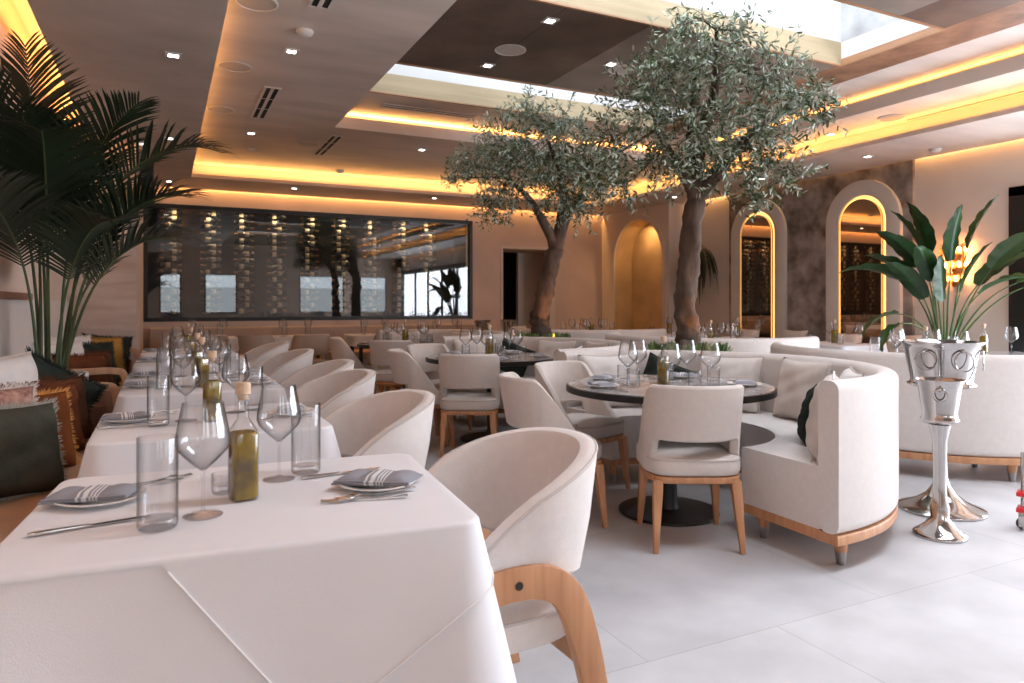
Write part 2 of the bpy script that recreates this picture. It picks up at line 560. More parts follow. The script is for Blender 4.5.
# the niche section, an arch cut in it
poly = [(9.88, 0), (NY0, 0)]
NSZ = 2.05
for i in range(0, 25):
    a = pi * i / 24
    poly.append((NYM - NR * cos(a), NSZ + NR * sin(a)))
poly += [(NY1, 0), (YB, 0), (YB, ZH), (9.88, ZH)]
struct('wall_niche', MB().prism(poly, 'x', XN, XR), 'plaster_light')
nb = MB().box(8.36, 8.42, 9.9, 11.8, 0, 3.2)
struct('wall_niche_back', nb, mat('niche_gold_plaster', (0.60, 0.43, 0.24), 0.55, var=0.2, vscale=2.5, detail=6))
struct('trim_niche', MB().prism([(NY0 - 0.1, 0), (NY0, 0)] + [(NYM - NR * cos(pi * i / 24), NSZ + NR * sin(pi * i / 24)) for i in range(25)] + [(NY1, 0), (NY1 + 0.1, 0)]
       + [(NYM + (NR + .1) * cos(pi * i / 24), NSZ + (NR + .1) * sin(pi * i / 24)) for i in range(25)], 'x', XN - 0.02, XN), 'plaster_light')
lin = MB()
rows = []
for x in (XN + 0.012, 8.365):
    rows.append([(x, NY0 + 0.004, 0.0)] + [(x, NYM - (NR - 0.004) * cos(pi * i / 24), NSZ + (NR - 0.004) * sin(pi * i / 24)) for i in range(25)] + [(x, NY1 - 0.004, 0.0)])
lin.grid(rows)
struct('wall_niche_lining', lin, D.materials['niche_gold_plaster'], double=True)
area_light('niche_strip', (8.15, 10.8, 2.72), (0, 0, 0), 0.1, 0.5, 6, (1.0, 0.58, 0.24))
# stone cladding
SY0, SY1 = 5.63, 8.79
struct('wall_stone', MB().box(XR - 0.04, XR, SY0, SY0 + 0.2, 0, 3.1).box(XR - 0.04, XR, SY0 + 0.203, 6.86, 0, 3.1).box(XR - 0.04, XR, 6.863, 7.46, 0, 3.1)
       .box(XR - 0.04, XR, 7.463, SY1 - 0.15, 0, 3.1).box(XR - 0.04, XR, SY1 - 0.147, SY1, 0, 3.1), 'stone')
# glazed doors
gd = MB()
gd.box(XR - 0.03, XR + 0.1, GY1 - 0.42, GY1, 0, 2.5).box(XR - 0.03, XR + 0.1, -2.5, -2.36, 0, 2.5).box(XR - 0.03, XR + 0.1, -2.5, GY1, 2.4, 2.5).box(XR - 0.03, XR + 0.1, -2.5, GY1, 0, 0.1)
for y in (-0.95, 0.45, 1.85, 3.2):
    gd.box(XR - 0.02, XR + 0.09, y - 0.06, y + 0.06, 0.1, 2.4)
o = struct('door_1', gd, 'black')
struct('door_pane', MB().box(XR + 0.03, XR + 0.04, -2.4, GY1 - 0.1, 0.1, 2.4), 'clearpane', parent=o)
# garden seen by the windows
struct('exterior_hedge', MB().box(-3, 13, -8.2, -7.2, 0, 1.9).box(13, 14, -8, 8, 0, 1.9), 'hedge')
struct('exterior_ground', MB().box(-6, 16, -12, YF - 0.2, -0.2, -0.1).box(10.5, 16, YF - 0.2, 14, -0.2, -0.1), mat('garden_paving', (0.4, 0.39, 0.37), 0.8, var=0.2))

# doorway in the back wall: a short passage
struct('door_3', MB().box(DX0 - 0.02, DX0, YB + 0.2, YB + 0.9, 0, DZ).box(DX1 + 0.5, DX1 + 0.52, YB + 0.2, YB + 0.9, 0, DZ).box(DX0, DX1 + 0.5, YB + 0.2, YB + 0.9, DZ, DZ + 0.02)
       .box(DX0 + 0.755, DX1 + 0.5, YB + 0.9, YB + 0.95, 0, DZ), 'plaster')
struct('trim_7', MB().box(DX0 + 0.755, DX0 + 0.90, YB + 0.86, YB + 0.90, 0, DZ), 'plaster_light')
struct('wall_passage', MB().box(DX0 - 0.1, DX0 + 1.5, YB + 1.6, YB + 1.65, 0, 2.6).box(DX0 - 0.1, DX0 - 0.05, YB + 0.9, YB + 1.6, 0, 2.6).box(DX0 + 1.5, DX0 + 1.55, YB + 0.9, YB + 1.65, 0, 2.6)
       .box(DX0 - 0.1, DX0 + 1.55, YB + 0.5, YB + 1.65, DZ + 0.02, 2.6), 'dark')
struct('trim_1', MB().box(DX0 - 0.05, DX0, YB - 0.015, YB, 0, DZ + 0.05).box(DX0, DX1, YB - 0.015, YB, DZ, DZ + 0.05).box(DX1, DX1 + 0.12, YB - 0.03, YB, 0, DZ + 0.05), 'plaster_light')
# wainscot and brown rail on the left wall
struct('wall_left_panel', MB().box(XL, XL + 0.02, YF, YS, 0, 1.25), mat('white_wall_panel', (0.66, 0.61, 0.57), 0.6, var=0.04))
struct('trim_2', MB().box(XL, XL + 0.06, YF, 6.4, 1.25, 1.30), 'brown_leather', bevel=0.006)

# ------------------------------------------------------------------ ceiling
struct('ceiling_left', MB().box(-0.72, 0.34, YF, 8.8, 3.0, 3.05).box(-0.18, 0.34, 8.8, YB - 0.06, 3.0, 3.05), 'ceil')
struct('ceiling_back', MB().box(0.34, 7.09, 10.85, YB - 0.06, 3.0, 3.05).box(XS, -0.18, 9.2, YB - 0.06, 3.0, 3.05), 'ceil')
struct('ceiling_right', MB().box(7.09, XR - 0.06, YF, YB - 0.06, 3.0, 3.05), 'ceil_tray')
struct('ceiling_slot', MB().box(XL, 0.2, YF, YS, 3.34, 3.4).box(XS - 0.1, XR, YB - 0.2, YB, 3.2, 3.25).box(XR - 0.2, XR, YF, YB, 3.2, 3.25)
       .box(-0.70, -0.68, YF, 8.8, 3.05, 3.34), 'plaster_light')
struct('ceiling_tray', MB().box(0.1, 1.72, YF, 11.1, 3.21, 3.34).box(1.72, 6.53, 8.0, 11.1, 3.21, 3.34).box(6.53, 7.32, YF, 11.1, 3.21, 3.34), 'ceil_tray')
struct('trim_3', MB().box(0.1, 0.12, YF, 11.1, 3.05, 3.21).box(0.1, 7.32, 11.08, 11.1, 3.05, 3.21).box(7.30, 7.32, YF, 11.1, 3.05, 3.21), 'plaster_light')
struct('trim_6', MB().box(1.72, 6.53, 7.994, 8.0, 3.21, 3.34).box(6.524, 6.53, YF, 8.0, 3.21, 3.34), mat('daylit_riser', (0.74, 0.68, 0.63), 0.7, var=0.04))  # riser face paler than the tray: skylight daylight put into its colour
SKA = (1.86, 5.5, 6.17, 7.09)
SKB = (1.92, 5.53, 3.5, 4.43)
SKC = (1.92, 5.53, 0.83, 1.76)  # out of view, added at the same spacing to light the near table
ZU = 3.40
struct('ceiling_upper', MB().box(1.5, 6.75, 7.12, 8.2, ZU, ZU + 0.05), 'ceil_tray')
struct('ceiling_dark', MB().box(1.5, 2.655, 4.45, 6.15, ZU, ZU + 0.05).box(2.66, 3.41, 4.45, 6.15, ZU, ZU + 0.05)
       .box(5.0, 5.53, 1.78, 3.48, ZU, ZU + 0.05).box(5.0, 5.53, YF, 0.81, ZU, ZU + 0.05), 'ceil_dark')
struct('ceiling_taupe', MB().box(3.413, 5.53, 4.45, 6.15, ZU, ZU + 0.05).box(1.5, 4.997, 1.78, 3.48, ZU, ZU + 0.05).box(1.5, 4.997, YF, 0.81, ZU, ZU + 0.05).box(1.5, 1.9, 3.48, 4.45, ZU, ZU + 0.05).box(1.5, 1.9, 0.81, 1.78, ZU, ZU + 0.05), 'ceil_mid')
struct('ceiling_brown', MB().box(5.533, 5.98, YF, 7.12, ZU, ZU + 0.05).box(1.5, 1.84, 6.15, 7.12, ZU, ZU + 0.05), 'ceil_brown')
struct('ceiling_strip', MB().box(5.983, 6.75, YF, 7.12, ZU, ZU + 0.05), 'ceil_tray')
struct('trim_4', MB().box(1.70, 1.73, YF, 8.0, 3.335, 3.345).box(1.5, 1.52, YF, 8.2, 3.34, 3.42), 'edge_wood')
struct('trim_5', MB().box(6.73, 6.75, YF, 8.2, 3.34, 3.42).box(1.5, 6.75, 8.18, 8.2, 3.34, 3.42), 'plaster_light')
for i, (a, b, c, d) in enumerate((SKA, SKB, SKC)):
    zt = 4.8
    sh = MB().box(a - 0.05, a, c, d, ZU + 0.05, zt).box(a, b, c - 0.05, c, ZU + 0.05, zt).box(a, b, d, d + 0.05, ZU + 0.2, zt)
    if i != 1:
        sh.box(b, b + 0.05, c, d, ZU + 0.05, zt)
    else:
        sh.box(b, b + 0.05, c, d, ZU + 0.05, 3.6)
    struct('wall_skylight_%d' % (i + 1), sh, 'shaft')
    struct('trim_skylight_%d' % (i + 1), MB().box(a, b, d, d + 0.05, ZU - 0.0, ZU + 0.2), 'cream')
    struct('trim_edge_%d' % (i + 1), MB().box(a - 0.02, b + 0.02, c - 0.02, c, ZU - 0.012, ZU + 0.05).box(a - 0.02, a, c, d, ZU - 0.012, ZU + 0.05)
           .box(b, b + 0.02, c, d, ZU - 0.012, ZU + 0.05).box(a - 0.02, b + 0.02, d, d + 0.025, ZU - 0.012, ZU), 'edge_wood')
    struct('window_%d' % (8 + i), MB().box(a, b, c, d, zt - 0.02, zt - 0.01), 'clearpane')
struct('wall_skylight_end', MB().box(SKB[1], SKB[1] + 0.05, SKB[2], SKB[3], 3.6, 4.8), 'concrete')

# ------------------------------------------------------------------ ceiling fittings
spot_nd = Node('ceiling_spotlight', None, [
    Node('trim_frame', MB().grid([[(x * r, y * r, z) for x, y in ((-1, -1), (1, -1), (1, 1), (-1, 1))] for r, z in ((0.055, 0), (0.055, -0.008), (0.034, -0.008), (0.034, 0.0))], cv=True).mesh('spot_frame', 'white_metal', smooth=False)),
    Node('lamp', MB().box(-0.034, 0.034, -0.034, 0.034, -0.005, 0.0).mesh('spot_lamp', 'white_led', smooth=False))])
for x, y, z, l in (
        (0.06, 5.59, 3.0, 'small square spotlight in the left ceiling panel, nearest above the palm'),
        (0.05, 8.41, 3.0, 'small square spotlight in the left ceiling panel, just past the wall slot glow'),
        (0.06, 11.35, 3.0, 'small square spotlight in the back soffit above the wine window left end'),
        (1.80, 11.2, 3.0, 'small square spotlight in the back soffit above the wine window middle'),
        (4.07, 11.2, 3.0, 'small square spotlight in the back soffit above the wine window right end'),
        (0.90, 5.74, 3.21, 'small square spotlight in the tray ceiling beside the nearer long air slot'),
        (0.91, 8.70, 3.21, 'small square spotlight in the tray ceiling beyond the round speakers'),
        (2.98, 8.66, 3.21, 'small square spotlight in the tray ceiling below the roof light vent'),
        (2.66, 4.73, 3.40, 'bright square spotlight in the dark ceiling on the near side of the round speaker'),
        (2.65, 5.87, 3.40, 'bright square spotlight in the dark ceiling on the far side of the round speaker'),
        (3.64, 5.34, 3.40, 'dim square spotlight in the taupe ceiling beside a round speaker'),
        (7.6, 5.72, 3.0, 'square spotlight in the right soffit above the nearer arched mirror'),
        (7.6, 7.4, 3.0, 'square spotlight in the right soffit between the two arched mirrors'),
        (7.6, 9.3, 3.0, 'square spotlight in the right soffit above the hanging fern'),
        (7.0, 5.75, 3.21, 'square spotlight in the right tray beside the olive crown tip')):
    place(spot_nd, l, 'ceiling light', (x, y, z), group='square ceiling spotlights')
spk_nd = Node('ceiling_speaker', None, [
    Node('rim', MB().lathe([(0.112, 0), (0.118, -0.004), (0.118, -0.008), (0.108, -0.010), (0.106, -0.004), (0.106, 0)], 36).mesh('speaker_rim', 'white_metal')),
    Node('grille', MB().lathe([(0.0001, -0.006), (0.106, -0.006), (0.106, -0.002)], 36).mesh('speaker_grille_mesh', 'speaker_white'))])
for x, y, z, l in (
        (0.55, 4.91, 3.21, 'round ceiling speaker at the cove edge, cut by the top of the picture'),
        (0.53, 6.31, 3.21, 'round ceiling speaker at the cove edge, second in from the top'),
        (0.52, 7.77, 3.21, 'round ceiling speaker at the cove edge, farthest of the three'),
        (1.60, 8.95, 3.21, 'round ceiling speaker in the tray near the far air slot'),
        (2.66, 5.42, 3.40, 'pale round speaker in the dark ceiling between two spotlights'),
        (3.81, 5.41, 3.40, 'pale round speaker in the taupe ceiling behind the olive crown'),
        (6.95, 4.95, 3.21, 'pale round speaker in the right tray at the end of the long slot')):
    place(spk_nd, l, 'speaker', (x, y, z), group='round ceiling speakers', scale=1.15)
det_nd = Node('smoke_detector', MB().lathe([(0.0001, -0.04), (0.03, -0.04), (0.05, -0.028), (0.062, -0.012), (0.065, 0), (0.0001, 0)], 24).mesh('detector', 'white_metal'))
for x, y, z, l in (
        (7.95, 5.11, 3.0, 'small round smoke detector on the right soffit beside the stone panel'),
        (2.35, 10.55, 3.21, 'small round detector at the far edge of the tray ceiling'),
        (1.0, 9.6, 3.21, 'small domed detector in the tray ceiling before the far cove'),
        (0.92, 5.28, 3.21, 'small flat sensor disc in the tray ceiling above the nearer spotlight')):
    place(det_nd, l, 'smoke detector', (x, y, z), group='smoke detectors')


def vent_node(L, w=0.11, n=2):
    fr = MB().box(-w / 2 - 0.02, -w / 2, -L / 2, L / 2, -0.008, 0).box(w / 2, w / 2 + 0.02, -L / 2, L / 2, -0.008, 0)
    fr.box(-w / 2 - 0.02, w / 2 + 0.02, -L / 2 - 0.02, -L / 2, -0.008, 0).box(-w / 2 - 0.02, w / 2 + 0.02, L / 2, L / 2 + 0.02, -0.008, 0)
    fr.box(-0.014, 0.014, -L / 2, L / 2, -0.008, 0)
    k = max(2, int(L / 0.35))
    for i in range(1, k):
        y = -L / 2 + L * i / k
        fr.box(-w / 2, w / 2, y - 0.004, y + 0.004, -0.006, 0)
    return Node('air_vent', None, [Node('frame', fr.mesh('vent_frame', 'white_metal', smooth=False)),
                                   Node('slot', MB().box(-w / 2, w / 2, -L / 2, L / 2, -0.002, 0).mesh('vent_slot_mesh', 'vent_dark', smooth=False))])


for L, x, y, z, rz, l in (
        (1.15, 0.90, 7.37, 3.21, 0, 'double slot air vent in the tray ceiling, nearer of the two in a line'),
        (1.15, 1.84, 8.98, 3.21, 0, 'double slot air vent in the tray ceiling before the far cove'),
        (0.9, 0.93, 4.35, 3.21, 0, 'double slot air vent cut by the top edge of the picture'),
        (1.08, 2.70, 7.55, ZU, pi / 2, 'long double slot air vent beside the far roof light')):
    place(vent_node(L), l, 'air vent', (x, y, z), rz, 'slot air vents')
place(Node('linear_slot', None, [Node('frame', MB().box(-0.035, -0.02, -1.2, 1.2, -0.006, 0).box(0.02, 0.035, -1.2, 1.2, -0.006, 0).mesh('ls_frame', 'white_metal', smooth=False)),
                                 Node('slot', MB().box(-0.02, 0.02, -1.2, 1.2, -0.002, 0).mesh('ls_slot', 'vent_dark', smooth=False))]),
      'single long dark air slot in the right tray above the glowing cove', 'air vent', (7.2, 3.75, 3.21))

# ------------------------------------------------------------------ wine wall
wr = MB().box(WX0 - 0.1, WX1 + 0.1, YB + 0.95, YB + 1.0, 0.8, 2.9).box(WX0 - 0.1, WX1 + 0.1, YB + 0.2, YB + 0.95, 0.85, WZ0 - 0.01)
wr.box(WX0 - 0.1, WX1 + 0.1, YB + 0.2, YB + 0.95, WZ1 + 0.01, 2.9).box(WX0 - 0.15, WX0 - 0.05, YB + 0.2, YB + 1, 0.8, 2.9).box(WX1 + 0.05, WX1 + 0.15, YB + 0.2, YB + 1, 0.8, 2.9)
struct('wall_wine_room', wr, 'dark')
w = struct('window_7', MB().box(WX0, WX1, YB + 0.02, YB + 0.03, WZ0, WZ1), 'pane')
struct('window_frame', MB().box(WX0 - 0.04, WX0 + 0.02, YB - 0.03, YB + 0.06, WZ0 - 0.04, WZ1 + 0.04).box(WX1 - 0.02, WX1 + 0.04, YB - 0.03, YB + 0.06, WZ0 - 0.04, WZ1 + 0.04)
       .box(WX0, WX1, YB - 0.03, YB + 0.06, WZ0 - 0.04, WZ0 + 0.02).box(WX0, WX1, YB - 0.03, YB + 0.06, WZ1 - 0.02, WZ1 + 0.04), 'black', parent=w)
bprof = [(0.0001, -0.15), (0.034, -0.15), (0.038, -0.145), (0.038, 0.03), (0.034, 0.05), (0.016, 0.075), (0.0135, 0.09), (0.0135, 0.145), (0.015, 0.146), (0.015, 0.152), (0.0001, 0.152)]
RY = Matrix.Rotation(pi / 2, 4, 'Y')
wine_body = MB().lathe(bprof, 14).xf(RY).mesh('wine_bottle_body', 'bottle_glass')
wine_label = MB().lathe([(0.0388, -0.075), (0.0388, -0.01)], 14).xf(RY).mesh('wine_bottle_label', 'label_white')
wine_cap = MB().lathe([(0.0155, 0.10), (0.0155, 0.153), (0.0001, 0.154)], 12).xf(RY).mesh('wine_bottle_cap', mat('foil', (0.3, 0.12, 0.04), 0.35, metal=0.8))
wine_nd = Node('wine_bottle', wine_body, [Node('paper_label', wine_label), Node('foil_cap', wine_cap)])
rack_mb = MB()
for sx in (-0.09, 0.09):
    rack_mb.box(sx - 0.008, sx + 0.008, 0.055, 0.071, 0.0, 1.66)
for k in range(16):
    z = 0.03 + k * 0.104
    for sx in (-0.09, 0.09):
        rack_mb.box(sx - 0.005, sx + 0.005, -0.03, 0.06, z - 0.004, z + 0.002)
rack_nd = Node('wine_rack', None, [Node('posts', rack_mb.mesh('rack_posts', 'black', smooth=False)),
                                  Node('led_bar', MB().box(-0.05, 0.05, 0.02, 0.05, 1.645, 1.655).mesh('rack_led_bar', 'rack_led', smooth=False))])
ORD = ['first', 'second', 'third', 'fourth', 'fifth', 'sixth', 'seventh', 'eighth', 'ninth', 'tenth', 'eleventh', 'twelfth', 'thirteenth', 'fourteenth', 'fifteenth', 'sixteenth']
for ci, x in enumerate((0.10, 0.67, 1.17, 1.68, 2.21, 2.74, 3.28, 3.81, 4.32)):
    place(rack_nd, 'black post wine rack behind the dark window, %s from the left' % ORD[ci], 'wine rack', (x, YB + 0.24, 1.035), group='wine rack columns')
    area_light('rack_spot', (x, YB + 0.10, 2.66), (radians(12), 0, 0), 0.10, 0.03, 1.9, (1.0, 0.75, 0.45))
    for k in range(16):
        z = 1.035 + 0.03 + k * 0.104 + 0.041
        place(wine_nd, 'lying wine bottle, %s from the top of the %s rack from the left' % (ORD[15 - k], ORD[ci]), 'wine bottle',
              (x, YB + 0.235, z), pi if random.random() < 0.5 else 0.0, 'wine bottles in the lit racks')

# ------------------------------------------------------------------ arched mirrors on the stone


def arch_outline(r, zs, z0=0.0, n=28):
    return [(-r, z0)] + [(-r * cos(pi * i / n), zs + r * sin(pi * i / n)) for i in range(n + 1)] + [(r, z0)]


def band(ro, ri, zs, x0, x1, z0=0.0, n=28):
    a = arch_outline(ro, zs, z0, n)
    b = arch_outline(ri, zs, z0, n)
    mb = MB()
    rows = [[(x0, y, z) for y, z in a], [(x1, y, z) for y, z in a], [(x1, y, z) for y, z in b], [(x0, y, z) for y, z in b]]
    mb.grid(rows, cu=True)
    k = len(a)
    o = 0
    mb.f.append((0, k, 2 * k, 3 * k))
    mb.f.append((k - 1, 4 * k - 1, 3 * k - 1, 2 * k - 1))
    return mb


mir_nd = Node('arched_mirror', None, [
    Node('frame', band(0.555, 0.355, 2.30, -0.055, 0.0).mesh('arch_frame', mat('white_arch_frame', (0.66, 0.62, 0.58), 0.6, var=0.05), bevel=0.006)),
    Node('led_strip', band(0.352, 0.300, 2.30, -0.02, 0.0).mesh('arch_led', 'halo_led', smooth=False)),
    Node('mirror_glass', MB().prism(arch_outline(0.305, 2.30), 'x', -0.07, -0.045).mesh('arch_mirror', 'mirror', smooth=False))])
place(mir_nd, 'tall arched mirror in a white arch with a glowing rim, beside the paddle plant', 'mirror', (XR - 0.04, 6.31, 0.0), group='arched mirrors')
place(mir_nd, 'tall arched mirror with a glowing rim, half behind the olive crown', 'mirror', (XR - 0.04, 8.14, 0.0), group='arched mirrors')

# wall sconce of amber crystals
kids = [Node('back_plate', MB().box(-0.03, 0.0, -0.05, 0.05, -0.20, 0.20).mesh('sconce_plate', 'brass', bevel=0.006))]
cr = []
for row, z in enumerate((0.16, 0.02, -0.12)):
    for k in range(4 - (row == 2)):
        y = -0.10 + k * 0.066 + (0.03 if row == 2 else 0)
        kids.append(Node('crystal', MB().lathe([(0.0001, -0.075), (0.02, -0.03), (0.026, 0.03), (0.014, 0.055), (0.0001, 0.06)], 6, c=(-0.09 - 0.02 * (k % 2), y, z)).mesh('crystal_drop', 'crystal', smooth=False)))
        cr.append((y, z))
for y, z in cr:
    kids.append(Node('bulb', MB().lathe([(0.0001, -0.03), (0.017, -0.012), (0.017, 0.016), (0.0001, 0.03)], 8, c=(-0.055, y, z)).mesh('sconce_bulb', 'crystal_led')))
place(Node('crystal_sconce', None, kids), 'amber crystal wall sconce glowing on the right wall behind the paddle plant', 'wall lamp', (XR, 5.09, 1.66), scale=1.2)
# black loudspeaker on the stepped left wall
place(Node('wall_speaker', None, [Node('cabinet', MB().box(0.02, 0.17, -0.12, 0.12, -0.27, 0.27).mesh('ws_cab', 'black', bevel=0.008)),
                                  Node('bracket', MB().box(0.0, 0.02, -0.05, 0.05, -0.08, 0.08).mesh('ws_br', 'black'))]),
      'slim black loudspeaker high on the wall left of the wine window', 'speaker', (XS, 9.6, 2.68))

# ------------------------------------------------------------------ furniture builders


def superellipse(rx, ry, p, n):
    out = []
    for i in range(n):
        a = 2 * pi * i / n
        c, s = cos(a), sin(a)
        out.append((math.copysign(abs(c) ** (2 / p), c) * rx, math.copysign(abs(s) ** (2 / p), s) * ry))
    return out


def cushion_mb(rx, ry, p, z0, z1, n=48, dome=0.02, r=0.03):
    o = superellipse(1, 1, p, n)
    rows = []
    for f, z in ((0.0001, z0), (1 - r / rx, z0), (1 - 0.3 * r / rx, z0 + 0.3 * r), (1, z0 + r), (1, z1 - r), (1 - 0.25 * r / rx, z1 - 0.3 * r), (1 - r / rx, z1), (0.6, z1 + dome * 0.7), (0.3, z1 + dome), (0.0001, z1 + dome)):
        rows.append([(x * rx * f, y * ry * f, z) for x, y in o])
    return MB().grid(rows, cv=True)


def ring_tube(pts, r, n=6):
    P = [Vector(p) for p in pts]
    k = len(P)
    rows = []
    for i in range(k):
        t = (P[(i + 1) % k] - P[i - 1]).normalized()
        s = t.cross(Vector((0, 0, 1))).normalized()
        u = s.cross(t)
        rows.append([P[i] + s * r * cos(2 * pi * q / n) + u * r * sin(2 * pi * q / n) for q in range(n)])
    return MB().grid(rows, cu=True, cv=True)


def shell_path(rx, ry, arm, cy, t, arc=0.68):
    """horizontal path of a tub shell: half ellipse at the back then straight arms; t in [-1,1]; gives point and outward normal"""
    s = 1 if t >= 0 else -1
    q = abs(t)
    if q <= arc:
        a = q / arc * pi / 2
        x, y = rx * sin(a), cy - ry * cos(a)
        n = Vector((sin(a) / rx, -cos(a) / ry)).normalized()
    else:
        x, y = rx, cy + arm * (q - arc) / (1 - arc)
        n = Vector((1, 0))
    return s * x, y, s * n.x, n.y


def make_armchair():
    # round tub shell on two arched oak sides
    N = 56
    rows = []
    pip = []
    for i in range(N + 1):
        t = -1 + 2 * i / N
        h = 0.585 + 0.24 * max(0.0, cos(abs(t) ** 1.15 * pi / 2)) ** 0.85
        b = 0.545 - 0.10 * max(0.0, cos(t * pi / 2)) ** 2
        th = 0.055

        def pt(d, z):
            k = (z - 0.45) / 0.38
            rx, ry = 0.275 + 0.05 * k, 0.265 + 0.06 * k
            x, y, nx, ny = shell_path(rx, ry, 0.17, -0.02, t)
            return (x - nx * d, y - ny * d, z)
        hh = max(h, b + 0.03)
        ring = [pt(0.012, b), pt(0.0, b + 0.012), pt(-0.006, b + (hh - b) * 0.45), pt(0, hh - 0.014), pt(0.006, hh - 0.004), pt(0.02, hh), pt(0.036, hh), pt(0.05, hh - 0.006), pt(th, hh - 0.018), pt(th + 0.004, b + (hh - b) * 0.5), pt(th, b + 0.012), pt(0.043, b)]
        rows.append(ring)
        pip.append(pt(0.003, hh - 0.006))
    shell = MB().grid(rows, cv=True, cap=True)
    kids = [Node('shell', shell.mesh('armchair_shell', 'fabric_white', bevel=0.0),
                 [Node('piping', MB().tube(pip, 0.0042, 6).mesh('armchair_piping', 'piping'))])]
    seat = cushion_mb(0.262, 0.265, 2.6, 0.315, 0.415, dome=0.024)
    o = superellipse(0.262, 0.265, 2.6, 48)
    kids.append(Node('seat', seat.mesh('armchair_seat', 'fabric'),
                     [Node('piping', ring_tube([(x * 0.985, y * 0.985, 0.402) for x, y in o], 0.0045).mesh('armchair_seat_piping', 'piping'))]))
    cp = [(0.285, 0.0), (0.27, 0.22), (0.24, 0.40), (0.18, 0.49), (0.07, 0.518), (-0.05, 0.506), (-0.125, 0.445), (-0.175, 0.31), (-0.215, 0.14), (-0.25, 0.0)]
    c = catmull([(0, a, b) for a, b in cp], 5)
    wid = [0.030 + 0.014 * sin(pi * min(1, i / (len(c) - 1))) for i in range(len(c))]
    for s in (-1, 1):
        mb = MB()
        rr = []
        for i, p in enumerate(c):
            t = (c[min(i + 1, len(c) - 1)] - c[max(i - 1, 0)]).normalized()
            nrm = Vector((0, -t.z, t.y))
            w = wid[i]
            if i in (0, len(c) - 1):
                t = Vector((0, 0, 1))
                nrm = Vector((0, 1 if i == 0 else -1, 0)) * (1 if True else 1)
                nrm = Vector((0, -t.z, t.y)) if i == 0 else Vector((0, t.z, -t.y))
            x0, x1 = s * 0.262, s * 0.298
            rr.append([(x0, p.y + nrm.y * w, p.z + nrm.z * w), (x1, p.y + nrm.y * w, p.z + nrm.z * w), (x1, p.y - nrm.y * w, p.z - nrm.z * w), (x0, p.y - nrm.y * w, p.z - nrm.z * w)])
        for r in (rr[0], rr[-1]):
            for k in range(4):
                r[k] = (r[k][0], r[k][1], 0.0)
        mb.grid(rr, cv=True, cap=True)
        bolt = MB().tube([(s * 0.296, 0.035, 0.515), (s * 0.3005, 0.035, 0.515)], 0.011, 12)
        kids.append(Node('leg_frame', mb.mesh('armchair_leg_frame', 'wood', bevel=0.004), [Node('bolt', bolt.mesh('armchair_bolt', 'black'))]))
    for y in (-0.185, 0.262):
        kids.append(Node('crossbar', MB().box(-0.268, 0.268, y - 0.02, y + 0.02, 0.25, 0.312).mesh('armchair_bar', 'wood', bevel=0.004)))
    return Node('armchair', None, kids)


def make_dining_chair(fab='fabric', nm=''):
    N = 72
    rows = []
    for i in range(N + 1):
        t = -1 + 2 * i / N
        q = abs(t)
        h = 0.825 - 0.345 * smooth01((q - 0.46) / 0.50)
        h -= 0.012 * (t * t)
        # the lower edge: a slot between the back and the seat in the middle, running down to the seat frame at the sides
        b = 0.545 - 0.175 * smooth01((q - 0.40) / 0.085)
        if h < b + 0.04:
            h = b + 0.04
        th = 0.042

        def pt(d, z):
            k = (z - 0.46)
            x, y, nx, ny = shell_path(0.243 + 0.02 * max(0, k), 0.20, 0.20, -0.05, t, 0.62)
            y -= 0.20 * max(0, k) * (1 - 0.7 * smooth01((q - 0.55) / 0.45))
            return (x - nx * d, y - ny * d, z)
        m = (h + b) / 2
        rows.append([pt(0.010, b), pt(0.0, b + 0.010), pt(0, m), pt(0, h - 0.014), pt(0.008, h - 0.003), pt(0.021, h), pt(0.034, h - 0.003), pt(th, h - 0.014), pt(th, m), pt(th, b + 0.010), pt(th - 0.01, b)])
    back = MB().grid(rows, cv=True, cap=True)
    kids = [Node('backrest', back.mesh('dining_back' + nm, fab))]
    seat = cushion_mb(0.238, 0.235, 4.2, 0.368, 0.462, dome=0.018, r=0.026)
    o = superellipse(0.238, 0.235, 4.2, 48)
    kids.append(Node('seat', seat.mesh('dining_seat' + nm, fab), [Node('piping', ring_tube([(x * 0.99, y * 0.99, 0.449) for x, y in o], 0.004).mesh('dining_piping' + nm, 'piping'))]))
    kids.append(Node('seat_frame', cushion_mb(0.232, 0.23, 4.5, 0.335, 0.368, dome=0.0, r=0.006).mesh('dining_frame' + nm, 'wood')))
    for sx in (-1, 1):
        for sy in (-1, 1):
            x0, y0, x1, y1 = sx * 0.192, sy * 0.188, sx * 0.212, sy * (0.222 if sy > 0 else 0.245)
            rr = []
            for f, w in ((0, 0.024), (0.25, 0.023), (0.6, 0.018), (1, 0.0125)):
                x, y, z = x0 + (x1 - x0) * f, y0 + (y1 - y0) * f, 0.35 * (1 - f)
                rr.append([(x + a * w, y + b * w, z) for a, b in ((-1, -1), (1, -1), (1, 1), (-1, 1))])
            kids.append(Node('leg', MB().grid(rr, cv=True, cap=True).mesh('dining_leg' + nm, 'wood', bevel=0.005)))
    return Node('dining_chair', None, kids)


